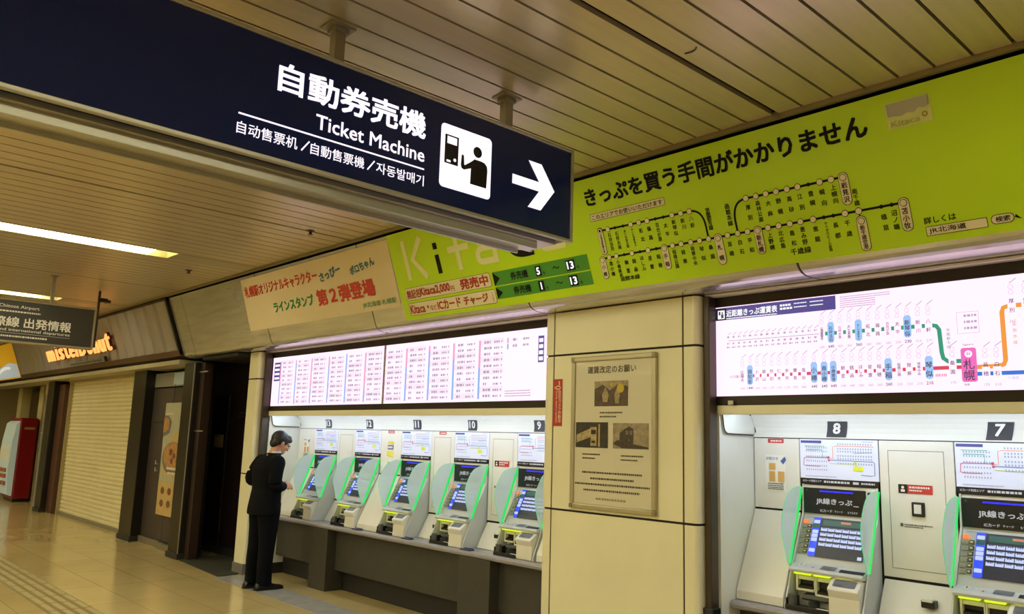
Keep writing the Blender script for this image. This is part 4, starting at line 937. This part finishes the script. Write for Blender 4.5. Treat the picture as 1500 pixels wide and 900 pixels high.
# orange glowing shop name
ss = thing('shop_sign', 'glowing orange shop name in rounded letters on the corrugated fascia', 'sign', (-15, 4.0, 2.8))
G_shop = glow('orange_letter_glow', 'ff9a50', 1.9); M_can = mat('letter_can_red', '5a1d10', .4)
word = [('m', -16.85, .78, .33), ('i', -16.02, .22, .40), ('s', -15.75, .42, .33), ('t', -15.30, .38, .42), ('e', -14.88, .46, .33), ('r', -14.38, .36, .33), ('D', -13.93 - .02, .0, .0)]
U1 = -16.85; SC = (-13.17 + 16.85)
lay = [('m', 0.0, .60), ('i', .66, .16), ('s', .88, .34), ('t', 1.26, .30), ('e', 1.58, .36), ('r', 1.98, .28), ('D', 2.20, .44), ('o', 2.68, .34), ('n', 3.05, .34), ('u', 3.42, .34), ('t', 3.78, .28)]
tot = 4.06
for ch, u, w in lay:
    uu = U1 + u / tot * SC; ww = w / tot * SC * .92
    V_, F_, bb = glyph(ch, .05, .0)
    hgt = {'m': .24, 's': .24, 'e': .24, 'r': .24, 'o': .24, 'n': .24, 'u': .24, 'i': .33, 't': .34, 'D': .34}[ch]
    g_ = ff(); V3, F3, bb3 = glyph(ch, .004, .03); g_.add([(uu + (p[0] - bb[0]) / (bb[1] - bb[0]) * ww, .205 + (p[1] - bb[2]) / (bb[3] - bb[2]) * hgt, p[2] * .5) for p in V3], F3, .112)
    L = g_.build('letter', G_shop, ss)
    g_ = ff(); V3, F3, bb3 = glyph(ch, .02, .05); g_.add([(uu + (p[0] - bb[0]) / (bb[1] - bb[0]) * ww, .205 + (p[1] - bb[2]) / (bb[3] - bb[2]) * hgt, p[2] * .45) for p in V3], F3, .076); g_.build('letter_can', M_can, L)
sb = thing('tag_sign', 'small grey name strip under the orange shop letters', 'sign', (-14.8, 4.05, 2.62))
MB().prism([fpt(.07, .05), fpt(.13, .05), fpt(.13, .064), fpt(.07, .064)], -15.8, -13.85).build('strip', mat('strip_grey', '8f9294', .4), sb)
q = ff(); q.bars(-15.7, .085, 1.75, .03, w=.066); q.build('strip_print', mat('strip_dark', '4b4b50', .5), sb)
MB().prism([fpt(.065, .05), fpt(.15, .05), fpt(.15, .075), fpt(.065, .075)], -13.83, -13.76).build('strip_end', M_dkcol, sb)
# yellow and blue advertising panel at the far left
yp = thing('lightbox_sign', 'yellow and pale blue lit panel over the far left shop', 'sign', (-21.5, 4.0, 2.6))
sheet('panel', mat('panel_yellow', 'd9a51e', .4, emit=.25), yp, -24, -19.62, .0, .77, .03)
q = ff(); q.poly([(-24, .03), (-19.65, .03), (-19.65, .30), (-20.3, .36), (-21.2, .28), (-22.1, .40), (-24, .36)], .033); q.build('pale_blue_field', mat('panel_blue', 'aebfd0', .4, emit=.35), yp)
q = ff(); q.line(curve((-21.6, .12), (-21.0, .30), (-20.3, .24)), .06, .036); q.disc(-21.9, .44, .07, .036); q.build('white_swash', mat('panel_white', 'e8ecf0', .4, emit=.4), yp)

def column(name, label, x0, x1, y0, y1, m, zt=2.48, base=True):
    t = thing(name, label, 'column', ((x0 + x1) / 2, y0, 0))
    MB().box(x0, x1, y0, y1, 0, zt).build('shaft', m, t, bevel=.008)
    if base: MB().box(x0 - .015, x1 + .015, y0 - .02, y1, 0, .07).build('plinth', M_plinth, t, bevel=.004)
    return t
ca = column('column', 'dark column between the brown shop door and the black recess', -10.86, -10.50, 4.13, 4.42, M_dkcol)
MB().box(-10.498, -10.36, 4.20, 4.31, 0, 2.48).build('brown_return', M_brown, ca)
for z in (1.60, 2.36): MB().box(-10.50, -10.25, 4.19, 4.20, z - .008, z + .008).build('metal_strip', M_alu, ca)
MB().box(-10.52, -10.508, 4.122, 4.13, .07, 2.48).build('edge_trim', M_alu, ca)
column('column', 'dark column between the roller shutter and the brown shop door', -13.02, -12.50, 4.20, 4.75, M_dkcol)
cc = column('column', 'dark column left of the roller shutter', -17.88, -17.45, 4.18, 4.75, M_dkcol)
MB().box(-17.45, -17.06, 4.28, 4.75, 0, 2.4).build('brown_return', mat('redbrown_wood', '4a2a1c', .45, noise=.15, nscale=5), cc)
# shutter
sh = thing('roller_shutter', 'closed cream roller shutter of the shop with the orange letters', 'shutter', (-15, 4.4, 0))
vs = []; ns = 34
for i in range(ns):
    z0 = .05 + i * 2.40 / ns; h = 2.40 / ns
    for dz, dy in ((0, 0), (.12, -.010), (.5, -.016), (.86, -.010), (.90, .004), (1, .004)): vs.append((4.42 + dy, z0 + dz * h))
m = MB(); nn = len(vs); m.add([(-17.0, *p) for p in vs] + [(-13.05, *p) for p in vs], [(i, i + 1, nn + i + 1, nn + i) for i in range(nn - 1)])
m.build('curtain', mat('shutter_cream', 'd8cca2', .42, .15, noise=.05, nscale=3), sh)
MB().box(-17.0, -13.05, 4.39, 4.44, 0.0, .06).build('bottom_bar', mat('bar_steel', '97917f', .4, .6), sh, bevel=.004)
for x in (-17.06, -13.06): MB().box(x, x + .06, 4.35, 4.46, 0, 2.45).build('guide_rail', mat('rail_cream', 'a79a72', .4, .3), sh, bevel=.003)
MB().box(-17.06, -13.0, 4.34, 4.5, 2.43, 2.48).build('head_box', MATS['rail_cream'], sh)
# brown door
dr = thing('shop_door', 'brown double shop door with a glass transom and a hanging food poster', 'door', (-11.7, 4.35, 0))
MB().box(-12.50, -11.70, 4.34, 4.39, .09, 2.20).build('left_leaf', M_bronzed, dr, bevel=.004); MB().box(-11.69, -10.87, 4.34, 4.39, .09, 2.20).build('right_leaf', M_bronzed, dr, bevel=.004)
MB().box(-12.50, -10.87, 4.335, 4.345, 1.70, 1.712).build('rail_joint', M_black, dr); MB().box(-11.20, -11.19, 4.333, 4.34, .1, 2.2).build('wire', M_alu, dr)
MB().box(-12.50, -10.87, 4.34, 4.38, 2.22, 2.42).build('transom', mat('transom_glass', '7c7865', .2, emit=.06), dr)
MB().box(-11.75, -10.95, 4.332, 4.34, 2.235, 2.41).build('transom_reflection', mat('transom_painted_reflection', '9ba5a2', .15, emit=.10), dr)  # pale, faintly glowing sheet painted as a reflection in the glass
MB().box(-12.50, -11.70, 4.31, 4.40, .0, .085).box(-11.69, -10.87, 4.27, 4.40, .0, .075).build('threshold', mat('threshold_steel', '8c8371', .35, .6), dr, bevel=.004)
for z in (1.02, 1.12): MB().tube([(-12.05, 4.34, z), (-12.05, 4.30, z), (-12.05, 4.30, z + .05)], .012, 8).build('handle', M_alu, dr)
def df2(): return Flat((0, 4.298, 0), (1, 0, 0), (0, 0, 1))
po = thing('food_poster', 'tall food poster with bowls of noodles hanging on the brown door', 'poster', (-11.45, 4.3, .5))
MB().box(-11.86, -11.00, 4.299, 4.306, .44, 1.98).build('poster_sheet', mat('poster_green_grey', 'a09c82', .5, noise=.06, nscale=8), po)
for x in (-11.6, -11.2): MB().tube([(x, 4.302, 1.93), (x, 4.302, 2.25)], .004, 6).build('hanging_cord', M_black, po)
q = df2(); q.rect(-11.10, 1.52, -11.01, 1.92); q.build('red_column', mat('poster_red', '8e3a34', .5), po)
q = df2(); q.rect(-11.86, .44, -11.00, .90); q.poly([(-11.80, 1.30), (-11.40, 1.58), (-11.02, 1.50), (-11.02, 1.0), (-11.4, .95), (-11.8, 1.0)], .0015); q.build('orange_field', mat('poster_orange', 'b3965c', .5, noise=.1, nscale=10), po)
q = df2(); q.disc(-11.45, 1.22, .36, .003, 24, .22); q.poly([(-11.86, 1.50), (-11.62, 1.56), (-11.58, 1.72), (-11.7, 1.80), (-11.86, 1.80)], .003); q.build('bowl_rim', mat('poster_bowl', '6a6660', .5), po)
q = df2(); q.disc(-11.45, 1.25, .31, .0045, 24, .18); q.poly([(-11.86, 1.56), (-11.67, 1.60), (-11.65, 1.72), (-11.72, 1.77), (-11.86, 1.77)], .0045); q.build('soup', mat('poster_soup', 'a5763f', .5, noise=.25, nscale=18), po)
q = df2()
for a, b, r in ((-11.5, 1.30, .06), (-11.38, 1.25, .05), (-11.45, 1.18, .05)): q.disc(a, b, r, .006, 12, r * .8)
for a in (-11.68, -11.43, -11.18):
    for b in (.60, .77): q.disc(a, b, .07, .004, 12, .05)
q.build('topping', mat('poster_topping', '6d3f28', .5, noise=.3, nscale=20), po)
q = df2(); q.bars(-11.6, 1.06, .4, .035, w=.007); q.bars(-11.55, 1.0, .3, .03, w=.007); q.bars(-11.84, 1.82, .3, .012, w=.004); q.build('poster_lettering', mat('poster_pale', 'd9d0b4', .5), po)
# black recess with maroon doors
struct(MB().box(-11.9, -9.3, 4.76, 4.80, 0, 2.6).build('wall_back', mat('maroon_wall', '160806', .5, noise=.1, nscale=5)))
struct(MB().box(-11.9, -9.3, 4.74, 4.77, 0, .10).build('baseboard_back', M_plinth))
struct(MB().box(-10.33, -9.3, 4.15, 4.8, 2.5, 2.54).build('trim_7', M_dark))
rd_ = thing('recess_door', 'dark maroon door in the black recess with a paper notice', 'door', (-11.3, 4.74, 0))
MB().box(-11.85, -10.75, 4.735, 4.758, .1, 2.1).build('door_leaf', mat('maroon_door', '190a08', .45, noise=.1, nscale=5), rd_, bevel=.004)
MB().box(-10.44, -10.2, 4.72, 4.75, 1.80, 1.815).build('metal_rail', M_bronze, rd_); MB().box(-10.42, -10.18, 4.72, 4.75, 1.845, 1.86).build('metal_rail', M_bronze, rd_)
nt_ = thing('paper_notice', 'small cream paper notice taped inside the black recess', 'notice', (-10.98, 4.73, 1.385))
MB().box(-11.12, -10.84, 4.730, 4.734, 1.385, 1.56).build('sheet', mat('note_paper', 'a89a62', .5), nt_)
q = Flat((0, 4.7295, 0), (1, 0, 0), (0, 0, 1)); q.bars(-11.08, 1.53, .2, .012); q.build('note_print', mat('note_ink', '6d6440', .5), nt_)
mt = MB().add([(-10.42, 4.12, .001), (-9.06, 4.03, .001), (-9.10, 4.28, .001), (-9.32, 4.74, .001), (-10.6, 4.74, .001), (-10.42, 4.12, .012), (-9.06, 4.03, .012), (-9.10, 4.28, .012), (-9.32, 4.74, .012), (-10.6, 4.74, .012)],
              [(0, 1, 2, 3, 4), (5, 6, 7, 8, 9), (0, 1, 6, 5), (1, 2, 7, 6), (2, 3, 8, 7), (3, 4, 9, 8), (4, 0, 5, 9)]).build('floor_mat', mat('mat_dark_green', '2c2a1d', .8, noise=.15, nscale=60))
setp(mt, 'dark green floor mat in front of the black recess', 'mat')
# grey wall panel, cream shop front beyond, red drinks case
struct(MB().box(-18.95, -17.88, 4.40, 4.46, 0, 2.25).build('wall_back', mat('grey_wall_panel', '8b8686', .35, .3, noise=.04, nscale=4)))
struct(MB().box(-18.95, -17.88, 4.39, 4.46, 2.25, 2.47).build('trim_8', mat('cream_shop_trim', 'b3a67c', .5)))
struct(MB().box(-18.96, -17.88, 4.385, 4.40, 1.45, 1.47).build('trim_9', M_alu))
struct(MB().box(-26, -18.95, 5.4, 5.45, 0, 2.5).build('wall_back', mat('shop_interior', '6f6240', .6, noise=.1, nscale=3)))
for x, l in ((-20.35, 'cream post of the open shop front beside the red drinks case'), (-22.3, 'cream post at the far left of the open shop front')):
    column('column', l, x, x + .35, 4.6, 4.8, mat('cream_post', 'b2a676', .5), 2.48, False)
sv = thing('shelf_unit', 'cream shelf unit in the shop behind the red drinks case', 'shelf', (-19.5, 4.9, 0))
MB().box(-19.85, -19.80, 4.75, 5.1, 0, 2.45).box(-18.97, -18.92, 4.75, 5.1, 0, 2.45).build('upright', mat('cream_post', 'b2a676', .5), sv)
for z in (1.75, 2.1): MB().box(-19.80, -18.97, 4.75, 5.1, z, z + .08).build('shelf', MATS['cream_post'], sv)
MB().box(-19.80, -18.97, 5.08, 5.10, 0, 2.45).build('back_panel', mat('shelf_back', '7a6c46', .6), sv)
vm = thing('drinks_case', 'red drinks case with a lit glass front at the far left', 'drinks case', (-20.4, 4.3, 0))
MB().box(-20.9, -19.93, 4.22, 4.56, .06, 1.765).build('cabinet', mat('case_red', '7c0d12', .3, noise=.05, nscale=5), vm, bevel=.03, seg=3)
MB().box(-20.85, -19.98, 4.25, 4.54, 0, .07).build('foot', M_black, vm)
ft = MB().prism([(4.22, .12), (4.22, 1.70), (4.15, 1.64), (4.10, 1.25), (4.08, .65), (4.12, .16)], -20.87, -19.96).build('front_panel', mat('case_front', 'a9b6aa', .25, emit=.25), vm, bevel=.01)
MB().box(-20.82, -20.0, 4.085, 4.10, .85, 1.15).build('price_rail', mat('rail_pale', 'd6d8cc', .4), ft)
MB().box(-19.929, -19.925, 4.30, 4.50, 1.52, 1.57).build('gold_plate', mat('gold_plate', 'a58a45', .4), vm)
for z in (.35, .5, .62):
    MB().box(-20.75, -20.05, 4.065, 4.09, z, z + .08).build('can_row', mat('can_orange', '9c5c3c', .4, noise=.4, nscale=12), ft)

# ------------------------------------------------------------------ the man
mn = thing('person', 'man in a dark suit and glasses standing bent over the left ticket machine', 'person', (-8.17, 4.10, 0))
ox, oy = -8.17, 4.10
def ringz(cx, cy, cz, rx, ry, n=20, sq=2.4, tilt=0.):
    R = []
    for i in range(n):
        a = 2 * math.pi * i / n; c, s = math.cos(a), math.sin(a)
        px_, py_ = rx * abs(c) ** (2 / sq) * (1 if c > 0 else -1), ry * abs(s) ** (2 / sq) * (1 if s > 0 else -1)
        R.append((cx + px_, cy + py_, cz + py_ * tilt))
    return R
def limb(m, pts, rad, n=12, flat=1.0):
    m.tube(pts, rad, n)
    m.ell(pts[0], rad[0], rad[0], rad[0], 10, 8); m.ell(pts[-1], rad[-1], rad[-1], rad[-1], 10, 8)
def fuse(name, mb, voxel, m, parent, sm=6, smooth=True):
    me = bpy.data.meshes.new('tmp'); me.from_pydata(mb.v, [], mb.f)
    bm = bmesh.new(); bm.from_mesh(me); bmesh.ops.recalc_face_normals(bm, faces=bm.faces[:]); bm.to_mesh(me); bm.free()
    o = bpy.data.objects.new('tmp', me); COL.objects.link(o)
    r = o.modifiers.new('r', 'REMESH'); r.mode = 'VOXEL'; r.voxel_size = voxel
    if sm: k_ = o.modifiers.new('s', 'SMOOTH'); k_.iterations = sm; k_.factor = .5
    ev = bpy.data.meshes.new_from_object(o.evaluated_get(bpy.context.evaluated_depsgraph_get()))
    v = [tuple(p.co) for p in ev.vertices]; f = [tuple(p.vertices) for p in ev.polygons]
    bpy.data.objects.remove(o); bpy.data.meshes.remove(me); bpy.data.meshes.remove(ev)
    return link_mesh(name, v, f, m, parent, smooth=smooth)
HC = Vector((ox + .0, oy + .105, 1.495))     # head centre
pit = math.radians(-24)                       # looking down
HR = Matrix.Rotation(pit, 3, 'X')
def hp(x, y, z): return HC + HR @ Vector((x, y, z))
b = MB()
# head: skull, face, jaw, nose, ears
b.ell(hp(0, -.012, .028), .074, .094, .088, 20, 14, HR); b.ell(hp(0, .028, -.02), .060, .068, .080, 20, 14, HR); b.ell(hp(0, .055, -.075), .040, .036, .030, 16, 10, HR)
b.tube([hp(0, .090, .012), hp(0, .108, -.022), hp(0, .112, -.034)], [.008, .012, .012], 10); b.ell(hp(0, .112, -.032), .016, .012, .010, 10, 8, HR)
b.ell(hp(0, .088, -.060), .022, .010, .006, 10, 8, HR); b.ell(hp(0, .086, -.070), .020, .010, .007, 10, 8, HR)
b.tube([hp(-.045, .078, .022), hp(0, .092, .024), hp(.045, .078, .022)], .009, 8)
for s in (-1, 1):
    b.ell(hp(s * .076, -.005, -.012), .010, .020, .032, 12, 8, HR); b.ell(hp(s * .040, .066, -.024), .020, .018, .016, 10, 8, HR)
# neck, trunk inside the clothes
b.tube([(ox, oy + .075, 1.45), (ox, oy + .04, 1.38), (ox, oy, 1.30)], [.056, .058, .075], 16)
b.loft([ringz(ox, oy - .0, z, rx, ry) for z, rx, ry in ((.84, .15, .10), (.95, .15, .10), (1.10, .15, .10), (1.25, .17, .10), (1.34, .12, .08))])
sR, eR, wR = (ox + .185, oy + .0, 1.315), (ox + .235, oy - .045, 1.06), (ox + .10, oy + .125, 1.045)
sL, eL, wL = (ox - .185, oy + .0, 1.315), (ox - .275, oy - .10, 1.09), (ox - .06, oy + .12, 1.05)
for s_, e_, w_ in ((sR, eR, wR), (sL, eL, wL)):
    ei = Vector(e_) * .82 + (Vector(s_) + Vector(w_)) * .09
    limb(b, [s_, ei, w_], [.042, .034, .024])
for s in (-1, 1):
    dy = .0 if s > 0 else -.035
    limb(b, [(ox + s * .085, oy, .86), (ox + s * .09, oy + .01 + dy, .46), (ox + s * .092, oy - .01 + dy, .09)], [.075, .052, .038])
# hands: palm, four bent fingers, thumb
def hand(w, d, side, up):
    w = Vector(w); d = Vector(d).normalized(); up = Vector(up).normalized(); lat = d.cross(up).normalized()
    b.ell(w + d * .045, .020, .020, .020, 10, 8); 
    M3 = Matrix((lat, d, up)).transposed()
    b.ell(w + d * .05, .040, .050, .016, 14, 10, M3); b.tube([w, w + d * .03], [.026, .028], 10)
    for i, (off, ln) in enumerate(((-.030, .062), (-.010, .074), (.010, .070), (.029, .055))):
        p0 = w + d * .088 + lat * off; p1 = p0 + d * ln * .45 - up * .008; p2 = p1 + d * ln * .25 - up * ln * .32; p3 = p2 - up * ln * .28 - d * ln * .12
        b.tube([p0 - d * .02, p0, p1, p2, p3], [.0095, .0095, .009, .0085, .007], 8)
    q0 = w + d * .03 + lat * side * .032; b.tube([q0, q0 + d * .03 + lat * side * .022, q0 + d * .06 + lat * side * .018 - up * .014, q0 + d * .078 + lat * side * .006 - up * .024], [.013, .012, .010, .008], 8)
hand(wR, (-.25, .9, .08), -1, (.75, .1, .6)); hand(wL, (.35, .85, .02), 1, (-.5, .1, .8))
body = fuse('body', b, .0042, mat('skin', 'c08a68', .5, noise=.04, nscale=30), mn, 3)
# hair
hb_ = MB(); hb_.ell(hp(0, -.022, .040), .083, .100, .092, 22, 16, HR); hb_.ell(hp(0, -.065, -.015), .068, .045, .062, 18, 12, HR); hb_.ell(hp(0, .050, .085), .066, .046, .034, 16, 10, HR)
for s in (-1, 1): hb_.ell(hp(s * .066, .012, .030), .016, .042, .045, 12, 10, HR); hb_.ell(hp(s * .060, .062, .058), .020, .030, .028, 12, 8, HR)
fuse('hair', hb_, .006, mat('black_hair', '0d0c0e', .45, noise=.3, nscale=60, bump=.3), mn, 3)
# eyes, brows and glasses
ey = MB()
for s in (-1, 1): ey.ell(hp(s * .031, .086, .004), .011, .006, .006, 10, 8, HR); ey.tube([hp(s * .018, .093, .026), hp(s * .046, .084, .024)], .003, 6)
ey.build('eyes', M_black, mn, smooth=True)
gl = MB()
for s in (-1, 1):
    gl.tube([hp(s * .034 + .024 * math.cos(a), .106 - .010 * abs(math.cos(a) * s > 0) * max(0, math.cos(a) * s), .002 + .018 * math.sin(a)) for a in [2 * math.pi * k / 16 for k in range(16)]], .0022, 6, closed=True)
    gl.tube([hp(s * .058, .098, .008), hp(s * .078, .06, .006), hp(s * .082, -.005, .002)], .0022, 6)
gl.tube([hp(-.010, .110, .006), hp(.010, .110, .006)], .002, 6); gl.build('glasses', M_black, mn)
# shirt collar
co = MB(); co.loft([ringz(ox, oy + .036, 1.352, .075, .066, 18, 2), ringz(ox, oy + .056, 1.410, .064, .063, 18, 2)], cap=False); co.loft([ringz(ox, oy + .036, 1.352, .071, .062, 18, 2), ringz(ox, oy + .056, 1.410, .060, .059, 18, 2)], cap=False)
co.build('shirt_collar', mat('shirt_white', 'cfd2d8', .6), mn, smooth=True)
# jacket
j = MB()
tor = [(.760, .208, .150, -.030), (.82, .207, .150, -.026), (.92, .198, .142, -.018), (1.02, .186, .132, -.012), (1.12, .190, .134, -.016), (1.22, .205, .136, -.020), (1.29, .208, .124, -.010), (1.335, .175, .100, .010), (1.362, .110, .078, .030), (1.375, .075, .066, .040)]
j.loft([ringz(ox, oy + d, z, rx, ry, 28, 2.3, .05 if z < .8 else 0) for z, rx, ry, d in tor])
for s_, e_, w_ in ((sR, eR, wR), (sL, eL, wL)):
    s2_ = Vector(s_); e2 = Vector(e_); w2 = Vector(w_)
    ctl = [(s2_ + Vector((0, 0, -.02)), .080), (s2_ * .55 + e2 * .45, .072), (s2_ * .12 + e2 * .82 + w2 * .06, .066), (s2_ * .05 + e2 * .72 + w2 * .23, .064), (e2 * .4 + w2 * .6, .057), (w2 + (e2 - w2) * .06, .050)]
    cv = crom([(*p_, r_c) for p_, r_c in ctl], 5)
    limb(j, [q_[:3] for q_ in cv], [q_[3] for q_ in cv], 16)
    j.tube([(ox + (s_[0] - ox) * .2, oy + .03, 1.352), (ox + (s_[0] - ox) * .65, oy + .012, 1.322), (s_[0], oy, 1.295)], [.05, .06, .078], 14)
fuse('suit_jacket', j, .008, mat('suit_navy_black', '07080d', .85, noise=.15, nscale=40, bump=.1, spec=.12), mn, 12)
lp = MB(); lp.loft([ringz(ox, oy + .028, 1.352, .090, .075, 20, 2), ringz(ox, oy + .044, 1.392, .074, .069, 20, 2), ringz(ox, oy + .036, 1.36, .094, .078, 20, 2)], cap=False); lp.build('jacket_collar', MATS['suit_navy_black'], mn, smooth=True)
# trousers
tr_ = MB()
for s in (-1, 1):
    dy = .0 if s > 0 else -.035
    tr_.loft([ringz(ox + s * x, oy + d + dy * k, z, rx, ry, 20, 2.2) for z, x, rx, ry, d, k in ((.055, .096, .062, .082, -.012, 1), (.12, .094, .062, .080, -.012, 1), (.30, .092, .068, .080, -.014, 1), (.46, .090, .075, .086, -.006, .8), (.62, .088, .086, .100, -.006, .5), (.78, .085, .100, .122, -.010, .2), (.88, .078, .108, .128, -.012, 0))])
tr_.loft([ringz(ox, oy - .012, z, rx, ry, 20, 2.3) for z, rx, ry in ((.76, .17, .122), (.84, .18, .125), (.92, .175, .118))])
fuse('trousers', tr_, .008, mat('trouser_black', '06080e', .85, noise=.15, nscale=40, spec=.12), mn, 6)
for s in (-1, 1):
    dy = .0 if s > 0 else -.035; cx = ox + s * .094; cy = oy + dy
    sh_ = MB()
    prof = [(-.105, .034, .002, .050), (-.085, .042, .0, .088), (-.03, .043, .0, .100), (.03, .044, .0, .078), (.10, .050, .0, .056), (.16, .046, .0, .046), (.20, .028, .002, .032)]
    sh_.loft([[(cx + rx * math.cos(a) * (1 if math.sin(a) < 0 else .85), cy + y, max(z0, (z1) / 2 + (z1 / 2) * math.sin(a))) for a in [2 * math.pi * k / 16 for k in range(16)]] for y, rx, z0, z1 in prof])
    so = sh_.build('shoe', mat('shoe_leather', '0c0b0b', .25), mn, smooth=True)
    MB().loft([[(cx + rx * 1.06 * u, cy + y, z) for u, z in ((-1, .0), (1, .0), (1, .014), (-1, .014))] for y, rx, z0, z1 in prof]).build('sole', M_black, so)

bpy.context.view_layer.update()
